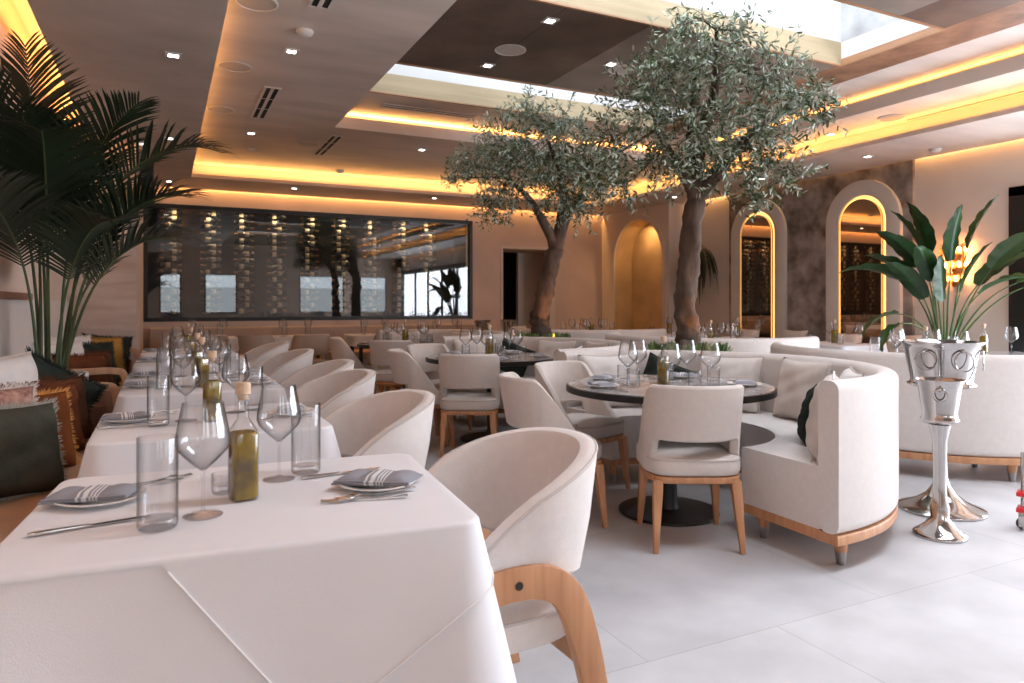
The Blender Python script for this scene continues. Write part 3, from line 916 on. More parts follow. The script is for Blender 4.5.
def make_banquette(a0, a1, R=1.15, nm='', ri=0.56, legs=True):
    """C shaped sofa, centre at the origin, from angle a0 to a1 (radians)"""
    n = 64

    def rr(x0, x1, z0, z1, r):
        out = []
        for cx, cz, s in ((x1 - r, z0 + r, -pi / 2), (x1 - r, z1 - r, 0), (x0 + r, z1 - r, pi / 2), (x0 + r, z0 + r, pi)):
            for k in range(5):
                a = s + pi / 2 * k / 4
                out.append((cx + r * cos(a), cz + r * sin(a)))
        return out
    kids = [
        Node('base_rail', MB().lathe(rr(ri + 0.02, R - 0.005, 0.125, 0.172, 0.006), n, a0=a0, a1=a1, closed=True).mesh('banq_rail' + nm, 'wood', ang=50)),
        Node('seat', MB().lathe(rr(ri, R - 0.10, 0.172, 0.465, 0.022), n, a0=a0 + 0.004, a1=a1 - 0.004, closed=True).mesh('banq_seat' + nm, 'fabric_white', ang=60),
             [Node('piping', MB().tube([((ri + 0.006) * cos(a0 + (a1 - a0) * i / 60), (ri + 0.006) * sin(a0 + (a1 - a0) * i / 60), 0.458) for i in range(61)], 0.005, 6).mesh('banq_piping' + nm, 'piping'))]),
        Node('backrest', MB().lathe(rr(R - 0.115, R, 0.172, 0.87, 0.045), n, a0=a0, a1=a1, closed=True).mesh('banq_back' + nm, 'fabric_white', ang=60))]
    sp = []
    for f in (0.035, 0.33, 0.67, 0.965):
        a = a0 + (a1 - a0) * f
        for r in (ri + 0.09, R - 0.09):
            sp.append((r * cos(a), r * sin(a)))
    for x, y in sp:
        up = MB().lathe([(0.0001, 0.125), (0.034, 0.125), (0.027, 0.06), (0.0001, 0.06)], 16, c=(x, y, 0))
        fe = MB().lathe([(0.0001, 0.062), (0.0275, 0.062), (0.0195, 0.0), (0.0001, 0.0)], 16, c=(x, y, 0))
        kids.append(Node('leg', up.mesh('banq_leg' + nm, 'wood'), [Node('ferrule', fe.mesh('banq_ferrule' + nm, 'ferrule'), label='grey metal leg ferrule')]))
    return Node('curved_banquette', None, kids)


def make_round_table(r=0.6, nm=''):
    return Node('round_table', None, [
        Node('tabletop', MB().lathe([(0.0001, 0.705), (r - 0.02, 0.705), (r, 0.71), (r, 0.742), (r - 0.006, 0.746), (r - 0.012, 0.746)], 72).mesh('rt_edge' + nm, 'table_black'),
             [Node('stone_inlay', MB().lathe([(r - 0.011, 0.735), (r - 0.012, 0.747), (0.0001, 0.747)], 72).mesh('rt_inlay' + nm, 'table_stone'))]),
        Node('column', MB().lathe([(0.0001, 0.02), (0.062, 0.02), (0.055, 0.05), (0.05, 0.1), (0.05, 0.66), (0.09, 0.70), (0.16, 0.705), (0.0001, 0.705)], 32).mesh('rt_col' + nm, 'black')),
        Node('base', MB().lathe([(0.0001, 0.0), (0.285, 0.0), (0.29, 0.006), (0.288, 0.016), (0.26, 0.022), (0.0001, 0.028)], 48).mesh('rt_base' + nm, 'table_black'))])


PIN = 0.085                    # how far the middle of each pillow edge draws in


def pillow(w, h, t, nm, m, fringe=None, piping=None):
    """soft square pillow standing in its XZ plane, bottom edge at z=0"""
    n = 18
    mb = MB()
    for s in (-1, 1):
        rows = []
        for i in range(n + 1):
            u = -1 + 2 * i / n
            r = []
            for j in range(n + 1):
                v = -1 + 2 * j / n
                k = (max(0, 1 - u ** 4) * max(0, 1 - v ** 4)) ** 0.55
                ex = 1 - PIN * (1 - u * u)
                ez = 1 - PIN * (1 - v * v)
                wr = 0.012 * sin(7 * u + 3 * v) * k + 0.008 * sin(11 * v - 5 * u) * k
                r.append((u * w / 2 * ez, s * (t / 2 * k + wr * 0.5) if k > 0 else 0.0, h / 2 + v * h / 2 * ex))
            rows.append(r)
        mb.grid(rows)
    kids = []
    edge = []
    for k in range(4):
        for i in range(24):
            q = -1 + 2 * i / 24
            b = 1 - PIN * (1 - q * q)
            u, v = ((q, -b), (b, q), (-q, b), (-b, -q))[k]
            edge.append((u * w / 2, 0, h / 2 + v * h / 2))
    if piping:
        P = [Vector(p) for p in edge]
        rows = []
        for i, p in enumerate(P):
            tt = (P[(i + 1) % len(P)] - P[i - 1]).normalized()
            s = Vector((0, 1, 0))
            u = s.cross(tt)
            rows.append([p + s * 0.005 * cos(q * pi / 3) + u * 0.005 * sin(q * pi / 3) for q in range(6)])
        kids.append(Node('piping', MB().grid(rows, cu=True, cv=True).mesh(nm + '_piping', piping)))
    if fringe:
        rnd = random.Random(len(nm) * 7 + int(w * 100))
        fm = MB()
        c = Vector((0, 0, h / 2))
        k = len(edge)
        for i in range(k):
            a, b = Vector(edge[i]), Vector(edge[(i + 1) % k])
            for j in range(5):
                p = a.lerp(b, j / 5)
                d = (p - c)
                d.y = 0
                d.normalize()
                L = rnd.uniform(0.018, 0.034)
                q = p + d * L + Vector((rnd.uniform(-.006, .006), rnd.uniform(-.012, .012), rnd.uniform(-.006, .006)))
                e = (b - a).normalized() * 0.0035
                fm.add([p - e, p + e, q + e * 0.4, q - e * 0.4], [(0, 1, 2, 3)])
        kids.append(Node('fringe', fm.mesh(nm + '_fringe', fringe, double=True), stuff=False))
    return Node('pillow', mb.mesh(nm, m, ang=120), kids)


def cloth_mb(w, d, h, drop_fn, flare=0.05, off=0.0, n=200, rc=0.05, folds=0.018, seed=1, hang=12):
    """cloth over a w x d table of height h; drop_fn(x, y) gives the overhang at a point of the edge"""
    rnd = random.Random(seed)
    ph = [rnd.uniform(0, 6.28) for _ in range(6)]
    per = []
    hw, hd = w / 2, d / 2
    segs = []
    L1, L2 = w - 2 * rc, d - 2 * rc
    arc = pi / 2 * rc
    tot = 2 * L1 + 2 * L2 + 4 * arc
    for i in range(n):
        s = tot * i / n
        for kind, L, data in (('l', L1, (-hw + rc, -hd, 1, 0)), ('a', arc, (hw - rc, -hd + rc, -pi / 2)), ('l', L2, (hw, -hd + rc, 0, 1)), ('a', arc, (hw - rc, hd - rc, 0)),
                              ('l', L1, (hw - rc, hd, -1, 0)), ('a', arc, (-hw + rc, hd - rc, pi / 2)), ('l', L2, (-hw, hd - rc, 0, -1)), ('a', arc, (-hw + rc, -hd + rc, pi))):
            if s <= L:
                if kind == 'l':
                    x, y, dx, dy = data
                    per.append((x + dx * s, y + dy * s, dy, -dx, 0.0))
                else:
                    cx, cy, a = data
                    aa = a + s / rc
                    per.append((cx + rc * cos(aa), cy + rc * sin(aa), cos(aa), sin(aa), 1.0))
                break
            s -= L
        else:
            per.append(per[-1])
    rows = []
    for f in (0.0001, 0.35, 0.7, 0.93):
        rows.append([(x * f, y * f, h + off) for x, y, nx, ny, c in per])
    rb = 0.012
    for k in range(5):
        a = pi / 2 * k / 4
        rows.append([(x + nx * (off + rb * sin(a) - rb), y + ny * (off + rb * sin(a) - rb), h + off - rb + rb * cos(a)) for x, y, nx, ny, c in per])
    # corner nearness along the perimeter
    cn = []
    for x, y, nx, ny, c in per:
        dd = min(sqrt((x - sx * hw) ** 2 + (y - sy * hd) ** 2) for sx in (-1, 1) for sy in (-1, 1))
        cn.append(math.exp(-(dd / 0.14) ** 2))
    for k in range(1, hang + 1):
        f = k / hang
        r = []
        for i, (x, y, nx, ny, c) in enumerate(per):
            L = max(0.013, drop_fn(x, y)) - rb
            s = f * L
            wv = folds * s / 0.6 * (sin(9 * (x + y) + ph[0]) + 0.6 * sin(17 * (x - y) + ph[1])) * 0.6
            o = off + flare * s / 0.6 + wv + cn[i] * 0.10 * (s / 0.6)
            r.append((x + nx * o, y + ny * o, h + off - rb - s * (1 - 0.02 * cn[i])))
        rows.append(r)
    return MB().grid(rows, cv=True)


def make_rect_table(w, d, h=0.742):
    kids = [Node('tabletop', MB().box(-w / 2, w / 2, -d / 2, d / 2, h - 0.035, h).mesh('ct_top', 'wood', bevel=0.003))]
    for sx in (-1, 1):
        for sy in (-1, 1):
            kids.append(Node('leg', MB().box(sx * (w / 2 - 0.09) - 0.025, sx * (w / 2 - 0.09) + 0.025, sy * (d / 2 - 0.09) - 0.025, sy * (d / 2 - 0.09) + 0.025, 0, h - 0.035).mesh('ct_leg', 'black', bevel=0.003)))
    return Node('dining_table', None, kids)


# tableware
def make_wine_glass(nm, H=0.235, rb=0.055, hs=0.10):
    bowl = [(0.0001, hs - 0.004), (0.008, hs - 0.002), (0.03, hs + 0.018), (rb * 0.9, hs + 0.042), (rb, hs + 0.058), (rb * 0.96, hs + 0.08), (rb * 0.74, H)]
    inner = [(r - 0.0012 if r > 0.002 else r, z + 0.0016) for r, z in bowl][::-1]
    inner[0] = (bowl[-1][0] - 0.0012, H + 0.0004)
    foot = [(0.0001, 0.0), (0.041, 0.0), (0.042, 0.0015), (0.038, 0.003), (0.012, 0.006), (0.0045, 0.012), (0.0036, 0.03), (0.0036, hs - 0.02), (0.005, hs - 0.006), (0.008, hs - 0.001)]
    return Node('wine_glass', None, [Node('bowl', MB().lathe(bowl + inner, 32).mesh(nm + '_bowl', 'glass')),
                                     Node('stem', MB().lathe(foot, 24).mesh(nm + '_stem', 'glass_base'))])


def make_tumbler(nm, H=0.165, r=0.038):
    wall = [(r - 0.003, 0.004), (r, 0.01), (r, H - 0.002), (r - 0.0008, H), (r - 0.002, H - 0.001), (r - 0.0022, 0.022)]
    base = [(0.0001, 0.0), (r - 0.004, 0.0), (r - 0.001, 0.004), (r - 0.0005, 0.012), (r - 0.0025, 0.021), (0.0001, 0.019)]
    return Node('tumbler', None, [Node('wall_glass', MB().lathe(wall, 32).mesh(nm + '_wall', 'glass')),
                                  Node('base', MB().lathe(base, 32).mesh(nm + '_base', 'glass_base'))])


def sq(r, z, p=5, n=32):
    return [(x, y, z) for x, y in superellipse(r, r, p, n)]


def make_bottle(nm):
    gl = [sq(0.0001, 0.0), sq(0.028, 0.0), sq(0.031, 0.005), sq(0.031, 0.155), sq(0.029, 0.168, 3.5), sq(0.022, 0.182, 2.5), sq(0.0135, 0.195, 2), sq(0.0125, 0.21, 2), sq(0.0125, 0.245, 2), sq(0.014, 0.247, 2), sq(0.014, 0.254, 2), sq(0.0118, 0.254, 2)]
    oil = [sq(0.0001, 0.004), sq(0.027, 0.004), sq(0.0292, 0.008), sq(0.0292, 0.152), sq(0.027, 0.163, 3.5), sq(0.0001, 0.163, 3.5)]
    cork = [(0.0001, 0.240), (0.0115, 0.240), (0.0115, 0.252), (0.0175, 0.2545), (0.0175, 0.279), (0.0155, 0.282), (0.0001, 0.282)]
    sp = MB()
    for k in range(3):
        sp.tube([(0.005 * k - 0.006, 0.0295, 0.02), (0.012 - 0.006 * k, 0.0298, 0.08), (-0.006 + 0.005 * k, 0.0295, 0.14)], 0.0022, 5)
    return Node('oil_bottle', None, [Node('glass', MB().grid(gl, cv=True).mesh(nm + '_glass', 'glass', ang=60)),
                                     Node('oil', MB().grid(oil, cv=True).mesh(nm + '_oil', 'oil', ang=60), [Node('herb_sprig', sp.mesh(nm + '_herb', 'herb'))]),
                                     Node('cork', MB().lathe(cork, 20).mesh(nm + '_cork', 'cork'))])


plate_nd = Node('plate', MB().lathe([(0.0001, 0.003), (0.055, 0.0), (0.06, 0.0), (0.064, 0.004), (0.098, 0.013), (0.099, 0.0155), (0.097, 0.0165), (0.066, 0.0085), (0.058, 0.006), (0.0001, 0.006)], 48).mesh('plate_mesh', 'china'))


def make_napkin():
    mb = MB()
    rows = []
    n, m = 16, 40
    # three soft rolls of folded cloth, side by side
    def top(u, v):
        f = abs(sin(1.5 * pi * (u + 1) / 2 * 2)) ** 0.6
        edge = (1 - abs(v) ** 6) * (1 - abs(u) ** 8)
        return 0.005 + 0.021 * edge * (0.62 + 0.38 * f)
    T, B = [], []
    for i in range(n + 1):
        v = -1 + 2 * i / n
        T.append([(-0.085 + 0.17 * j / m + 0.006 * v, v * 0.052 * (1 + 0.02 * sin(9 * j / m)), top(-1 + 2 * j / m, v)) for j in range(m + 1)])
        B.append([(p[0], p[1], 0.0) for p in T[-1]])
    mb.grid(T)
    mb.grid(B)
    for a, b in ((T[0], B[0]), (B[-1], T[-1])):
        mb.grid([a, b])
    mb.grid([[r[0] for r in T], [r[0] for r in B]])
    mb.grid([[r[-1] for r in T], [r[-1] for r in B]])
    folds = MB()
    for z in (0.007, 0.013):
        folds.tube([(-0.084, -0.0535, z), (-0.03, -0.0545, z + 0.001), (0.03, -0.054, z), (0.084, -0.0525, z)], 0.0028, 6)
    mb.v = [(x, y, z * 0.72) for x, y, z in mb.v]
    folds.v = [(x, y, z * 0.72) for x, y, z in folds.v]
    return Node('napkin', mb.mesh('napkin_mesh', 'napkin', ang=70), [Node('folded_edge', folds.mesh('napkin_folds', 'napkin'))])


napkin_nd = make_napkin()


def make_fork():
    mb = MB()
    sec = [(-1, -0.25), (1, -0.25), (1, 0.25), (-1, 0.25)]
    mb.tube(catmull([(0, -0.10, 0.006), (0, -0.05, 0.004), (0, 0.0, 0.0035), (0, 0.03, 0.006), (0, 0.045, 0.008)], 4), [0.0055 - 0.0028 * smooth01(i / 10) for i in range(17)], sec=sec)
    mb.tube(catmull([(0, 0.043, 0.008), (0, 0.055, 0.009), (0, 0.066, 0.007)], 4), [0.004 + 0.007 * smooth01(i / 4) for i in range(9)], sec=[(-1, -0.1), (1, -0.1), (1, 0.1), (-1, 0.1)])
    for k in range(4):
        x = -0.0093 + 0.0062 * k
        mb.tube(catmull([(x, 0.064, 0.007), (x, 0.085, 0.004), (x * 0.95, 0.105, 0.006)], 3), [0.0018, 0.0018, 0.0017, 0.0016, 0.0014, 0.0012, 0.001], 6)
    return Node('fork', mb.mesh('fork_mesh', 'steel'))


def make_knife():
    h = MB().tube(catmull([(0, -0.11, 0.004), (0, -0.06, 0.004), (0, 0.0, 0.004)], 4), [0.0065, 0.0072, 0.0072, 0.007, 0.0066, 0.006, 0.0056, 0.0052, 0.005], sec=[(-1, -0.45), (1, -0.45), (1, 0.45), (-1, 0.45)])
    b = MB().prism([(-0.006, 0.0), (0.006, 0.0), (0.008, 0.03), (0.0085, 0.08), (0.004, 0.11), (-0.003, 0.118), (-0.006, 0.10)], 'z', 0.002, 0.0038)
    return Node('knife', None, [Node('handle', h.mesh('knife_handle', 'steel', bevel=0.0015)), Node('blade', b.mesh('knife_blade', 'steel', smooth=False))])


fork_nd, knife_nd = make_fork(), make_knife()
wine_g, wine_s = make_wine_glass('wg', 0.252, 0.058, 0.105), make_wine_glass('wgs', 0.20, 0.046, 0.085)
tumb_g, tumb_s = make_tumbler('tg'), make_tumbler('ts', 0.105, 0.037)
tumb_t = make_tumbler('tt', 0.192, 0.040)
oil_nd = make_bottle('ob')

# ------------------------------------------------------------------ left row: white tables
ZT = 0.7465
GT = 'white-clothed tables of the left row'
T_NAMES = ['the nearest white table', 'the second left-row table', 'the long third left-row table', 'the fourth left-row table', 'the last left-row table']
T_DEF = [(0.193, 1.835, 0.945, 0.76), (0.18, 3.16, 0.84, 0.78), (0.20, 4.78, 0.84, 1.25), (0.205, 6.44, 0.84, 0.78), (0.22, 7.80, 0.84, 0.78)]
for i, (cx, cy, w, d) in enumerate(T_DEF):
    place(make_rect_table(w - 0.05, d - 0.05), ['oak table hidden under the white cloth nearest the camera', 'oak table hidden under the second white cloth of the left row', 'long oak table hidden under the third white cloth of the left row', 'oak table hidden under the fourth white cloth of the left row', 'oak table hidden under the white cloth at the far end of the left row'][i], 'table', (cx, cy, 0), radians(-5) if i == 0 else 0, group=GT)
    def side_drop(x, y, w=w, d=d):                 # the bench seat holds the cloth up on the wall side
        return 0.262 + 0.36 * smooth01((x + w / 2 - 0.01) / 0.17)
    cm = cloth_mb(w, d, 0.744, side_drop, seed=i + 3, folds=0.012 if i == 0 else 0.02)
    kids = []
    if i == 0:
        def flap(x, y, w=w, d=d):
            if y < -d / 2 + 0.02:                       # near side: a point of the square topper hangs down
                return max(0.0135, 0.012 + 1.30 * (x + 0.165)) if x < 0.115 else 0.375 - 0.66 * (x - 0.115)
            if x > w / 2 - 0.02:
                return max(0.0135, 0.142 - 0.30 * (y + d / 2))
            return 0.0135
        tm = cloth_mb(w, d, 0.744, flap, off=0.003, seed=3, folds=0.012, n=420)
        kids = [Node('topper', tm.mesh('topper_mesh', 'cloth', ang=80))]
        base = [p for p in tm.v[-420:] if p[2] < 0.728]
        base.sort(key=lambda p: (p[0] if p[1] < -d / 2 + 0.02 else 10 + p[1]))
        kids.append(Node('topper_hem', MB().tube([(p[0] + (0.0015 if p[0] > w / 2 else 0), p[1] - (0.0015 if p[1] < -d / 2 else 0), p[2]) for p in base[::2]], 0.0022, 5).mesh('topper_hem_mesh', 'hem')))
    place(Node('tablecloth', cm.mesh('cloth_%d' % i, 'cloth', ang=80), kids),
          ['white tablecloth on the table filling the near left of the picture', 'white tablecloth on the second table of the left row', 'white tablecloth on the long third table of the left row', 'white tablecloth on the fourth table of the left row', 'white tablecloth on the last table of the left row'][i], 'tablecloth', (cx, cy, 0), radians(-5) if i == 0 else 0, group='white tablecloths of the left row')
ZC = 0.7482


def put(nd, label, cat, x, y, rz=0.0, z=ZC, group=None, scale=None):
    return place(nd, label, cat, (x, y, z), rz, group, scale=scale)


# nearest table, every piece as it lies
put(plate_nd, 'white side plate under a striped napkin on the bench side of the nearest table', 'plate', -0.135, 1.95, group='plates')
put(napkin_nd, 'grey striped napkin folded on the left plate of the nearest table', 'napkin', -0.155, 1.955, radians(-12), ZC + 0.013, 'napkins', 1.05)
put(knife_nd, 'steel knife lying in front of the left plate on the nearest table', 'knife', -0.14, 1.735, radians(-79), group='knives')
put(fork_nd, 'steel fork beside the left plate of the nearest table, behind the tall tumbler', 'fork', -0.055, 2.055, radians(-72), group='forks')
put(fork_nd, 'second steel fork behind the left plate of the nearest table', 'fork', -0.03, 2.09, radians(-70), group='forks')
put(tumb_t, 'tall clear tumbler beside the left plate on the nearest table', 'tumbler', -0.012, 1.665, group='tumblers')
put(wine_g, 'large clear wine glass left of the oil bottle on the nearest table', 'wine glass', 0.078, 1.715, group='wine glasses')
put(oil_nd, 'square corked olive oil bottle standing mid-table on the nearest table', 'bottle', 0.172, 1.82, radians(12), group='olive oil bottles')
put(wine_g, 'large clear wine glass right of the oil bottle on the nearest table', 'wine glass', 0.278, 1.98, group='wine glasses')
put(tumb_t, 'tall clear tumbler beside the right wine glass on the nearest table', 'tumbler', 0.357, 2.03, group='tumblers')
put(plate_nd, 'white side plate with napkin at the armchair side of the nearest table', 'plate', 0.495, 1.79, group='plates')
put(napkin_nd, 'grey striped napkin folded in three on the right plate of the nearest table', 'napkin', 0.50, 1.80, radians(-32), ZC + 0.013, 'napkins', 1.15)
put(fork_nd, 'steel fork nearest the table edge before the right plate', 'fork', 0.435, 1.675, radians(78), group='forks')
put(fork_nd, 'steel fork lying across the other fork by the right plate', 'fork', 0.47, 1.70, radians(96), ZC + 0.003, 'forks')
put(knife_nd, 'steel knife behind the right plate of the nearest table', 'knife', 0.44, 1.965, radians(-82), group='knives')
put(make_tumbler('votive', 0.05, 0.03), 'small clear glass votive just behind the oil bottle on the nearest table', 'glass', 0.135, 1.90, group='votives')

# settings on the other left-row tables
for i in (1, 2, 3, 4):
    cx, cy, w, d = T_DEF[i]
    tn = T_NAMES[i]
    rows = [cy] if i != 2 else [cy - 0.32, cy + 0.32]
    for ri, y in enumerate(rows):
        half = '' if i != 2 else (' (near half)', ' (far half)')[ri]
        put(plate_nd, 'white plate on the bench side of %s%s' % (tn, half), 'plate', cx - 0.31, y + 0.08, group='plates')
        put(napkin_nd, 'folded grey napkin on the bench side of %s%s' % (tn, half), 'napkin', cx - 0.32, y + 0.085, radians(6), ZC + 0.013, 'napkins')
        put(knife_nd, 'steel knife on the bench side of %s%s' % (tn, half), 'knife', cx - 0.30, y - 0.06, radians(-80), group='knives')
        put(fork_nd, 'steel fork on the bench side of %s%s' % (tn, half), 'fork', cx - 0.23, y + 0.20, radians(-75), group='forks')
        put(tumb_t, 'tall clear tumbler on the bench side of %s%s' % (tn, half), 'tumbler', cx - 0.20, y - 0.09, group='tumblers')
        put(wine_g, 'clear wine glass on the bench side of %s%s' % (tn, half), 'wine glass', cx - 0.10, y - 0.02, group='wine glasses')
        put(oil_nd, 'corked olive oil bottle on %s%s' % (tn, half), 'bottle', cx - 0.005, y - 0.06, radians(10 + 9 * i), group='olive oil bottles')
        put(wine_g, 'clear wine glass on the armchair side of %s%s' % (tn, half), 'wine glass', cx + 0.10, y + 0.13, group='wine glasses')
        put(tumb_t, 'tall clear tumbler on the armchair side of %s%s' % (tn, half), 'tumbler', cx + 0.18, y + 0.18, group='tumblers')
        put(plate_nd, 'white plate on the armchair side of %s%s' % (tn, half), 'plate', cx + 0.31, y - 0.03, group='plates')
        put(napkin_nd, 'folded grey napkin on the armchair side of %s%s' % (tn, half), 'napkin', cx + 0.31, y - 0.02, radians(-100), ZC + 0.013, 'napkins')
        put(fork_nd, 'steel fork on the armchair side of %s%s' % (tn, half), 'fork', cx + 0.27, y - 0.16, radians(85), group='forks')

# tub armchairs along the right side of the row
arm_nd = make_armchair()
for x, y, r, l in ((0.82, 1.87, 92, 'white tub armchair with arched oak sides at the nearest table'),
                   (0.74, 3.02, 98, 'white tub armchair at the second table of the left row'),
                   (0.79, 4.16, 98, 'white tub armchair at the near half of the long third table'),
                   (0.86, 4.98, 95, 'white tub armchair at the far half of the long third table'),
                   (0.84, 6.35, 97, 'white tub armchair at the fourth table of the left row'),
                   (0.84, 7.72, 96, 'white tub armchair at the far end table of the left row')):
    place(arm_nd, l, 'armchair', (x, y, 0), radians(r), 'white tub armchairs of the left row')

# ------------------------------------------------------------------ wall bench, cushions


def make_bench(y0, y1, ends):
    kids = [Node('base', MB().box(-0.92, -0.34, y0, y1, 0.0, 0.32).mesh('bench_base', 'fabric_tan', bevel=0.01)),
            Node('seat', MB().box(-0.90, -0.30, y0, y1, 0.32, 0.455).mesh('bench_seat', 'tan_leather', bevel=0.03, seg=4)),
            Node('backrest', MB().box(-0.925, -0.80, y0, y1, 0.44, 0.84).mesh('bench_back', 'fabric_white', bevel=0.035, seg=4))]
    for y in ends:
        c = catmull([(-0.86, y, 0.0), (-0.86, y, 0.35), (-0.84, y, 0.66), (-0.76, y, 0.715), (-0.55, y, 0.715), (-0.34, y, 0.715), (-0.265, y, 0.66), (-0.25, y, 0.35), (-0.25, y, 0.0)], 5)
        kids.append(Node('arm_frame', MB().tube(c, 0.024, sec=[(-1, -1), (1, -1), (1, 1), (-1, 1)]).mesh('bench_arm', 'wood_pale', bevel=0.004)))
        kids.append(Node('end_panel', MB().box(-0.80, -0.32, y - 0.018, y + 0.018, 0.30, 0.60).mesh('bench_panel', 'brown_leather', bevel=0.017, seg=3)))
    return Node('upholstered_bench', None, kids)


place(make_bench(-1.0, 4.95, (5.0,)), 'long tan leather wall bench with pale oak end frame, nearest the camera', 'bench', (0, 0, 0), group='wall benches')
place(make_bench(6.15, 8.85, (6.1, 8.9)), 'tan leather wall bench with oak arm frame beyond the palm planter', 'bench', (0, 0, 0), group='wall benches')
PG = 'cushions on the left wall bench'
SEAT = 0.452


def cushion(nd, l, x, y, lean, yaw, roll, z=SEAT):
    o = place(nd, l, 'cushion', (x, y, z), group=PG)
    o.rotation_euler = (Matrix.Rotation(radians(yaw), 3, 'Z') @ Matrix.Rotation(radians(lean), 3, 'X') @ Matrix.Rotation(radians(roll), 3, 'Y')).to_euler()


p_grey = pillow(0.43, 0.38, 0.19, 'pil_grey', 'velvet_grey', 'fringe_light')
p_orange = pillow(0.43, 0.38, 0.19, 'pil_orange', 'velvet_orange', 'fringe_orange')
p_rust = pillow(0.43, 0.38, 0.18, 'pil_rust', 'velvet_rust', 'velvet_rust')
p_brown = pillow(0.43, 0.38, 0.18, 'pil_brown', 'velvet_brown', 'velvet_brown')
p_dark = pillow(0.44, 0.44, 0.15, 'pil_dark', 'velvet_dark', 'velvet_dark')
p_ochre = pillow(0.46, 0.46, 0.16, 'pil_ochre', 'velvet_ochre', 'velvet_ochre')
p_patt = pillow(0.48, 0.42, 0.16, 'pil_patt', 'linen_pattern', 'linen')
p_white = pillow(0.50, 0.48, 0.18, 'pil_white', 'linen_white', None, 'linen')
p_white_fringe = pillow(0.46, 0.44, 0.16, 'pil_wfr', 'linen_white', 'linen_white')
cushion(p_grey, 'grey green velvet cushion with pale fringe, nearest on the left bench', -0.53, 3.34, -18, 42, 4)
cushion(p_patt, 'patterned pink and maroon linen cushion behind the grey green one', -0.66, 3.52, -18, 38, 4, SEAT + 0.02)
cushion(p_orange, 'burnt orange velvet cushion with frayed edge, second on the left bench', -0.53, 3.78, -18, 42, 4)
cushion(p_rust, 'rust velvet cushion between the orange and the brown ones', -0.53, 4.18, -18, 42, 4)
cushion(p_brown, 'brown velvet cushion farthest along the nearer bench', -0.53, 4.55, -18, 42, 4)
cushion(p_dark, 'dark green velvet cushion poking up before the white planter', -0.70, 4.66, -8, 20, 32, SEAT + 0.02)
cushion(p_white, 'white linen cushion at the back of the nearer bench', -0.72, 4.45, -10, 60, 0, SEAT + 0.03)
cushion(p_rust, 'rust velvet cushion nearest on the bench beyond the palm', -0.55, 6.5, -18, 42, 4)
cushion(p_brown, 'dark brown velvet cushion second on the bench beyond the palm', -0.54, 6.95, -18, 42, 4)
cushion(p_dark, 'dark green velvet cushion in the middle of the far bench', -0.54, 7.38, -18, 42, 4)
cushion(p_ochre, 'ochre velvet cushion on the far bench before the marble wall', -0.52, 7.85, -18, 36, 4)
cushion(p_white_fringe, 'white fringed cushion nearer on the far bench', -0.72, 6.75, -10, 50, 0, SEAT + 0.03)
cushion(p_white_fringe, 'white fringed cushion farther on the far bench', -0.72, 7.5, -10, 50, 0, SEAT + 0.03)
cushion(p_dark, 'dark green cushion at the end of the far bench by the marble', -0.56, 8.45, -12, 10, 6)

# ------------------------------------------------------------------ round tables, their chairs and banquettes
din_nd = make_dining_chair('fabric')
din_tan = make_dining_chair('fabric_tan', '_tan')
RT = [(2.66, 3.31), (2.66, 5.79), (2.66, 8.27)]
RTN = ['the near round table', 'the middle round table', 'the far round table']
rt_nd = make_round_table()
ban_nd = make_banquette(radians(-92), radians(97), R=1.18, nm='_c', ri=0.56)
for (x, y), l, l2 in zip(RT, ('dark-edged round pedestal table nearest, before the near curved sofa', 'dark-edged round pedestal table in the middle, level with the second armchair', 'dark-edged round pedestal table farthest, below the wine window'),
                         ('cream curved banquette nearest, beside the silver ice buckets', 'cream curved banquette around the middle round table', 'cream curved banquette around the far round table')):
    place(rt_nd, l, 'table', (x, y, 0), group='round pedestal tables')
    place(ban_nd, l2, 'sofa', (x + 0.10, y + 0.06, 0), group='curved banquettes on the left side')
for x, y, dx, dy, l in (
        (2.455, 2.90, 0.45, 0.89, 'cream dining chair with open slot back turned to the camera, at the near round table'),
        (1.98, 3.47, 0.97, -0.20, 'cream dining chair seen side on, left of the near round table'),
        (2.47, 3.97, 0.30, -0.95, 'cream dining chair on the far left side of the near round table'),
        (2.27, 5.38, 0.45, 0.89, 'cream dining chair with its slot back to the camera at the middle round table'),
        (2.04, 5.86, 0.98, -0.20, 'cream dining chair seen side on, left of the middle round table'),
        (2.38, 6.42, 0.35, -0.93, 'cream dining chair on the far left side of the middle round table'),
        (2.33, 7.72, 0.50, 0.86, 'cream dining chair with its back to the camera at the far round table'),
        (2.06, 8.40, 0.98, -0.20, 'cream dining chair seen side on, left of the far round table')):
    place(din_nd, l, 'chair', (x, y, 0), face_dir(dx, dy), 'cream dining chairs at the round tables')

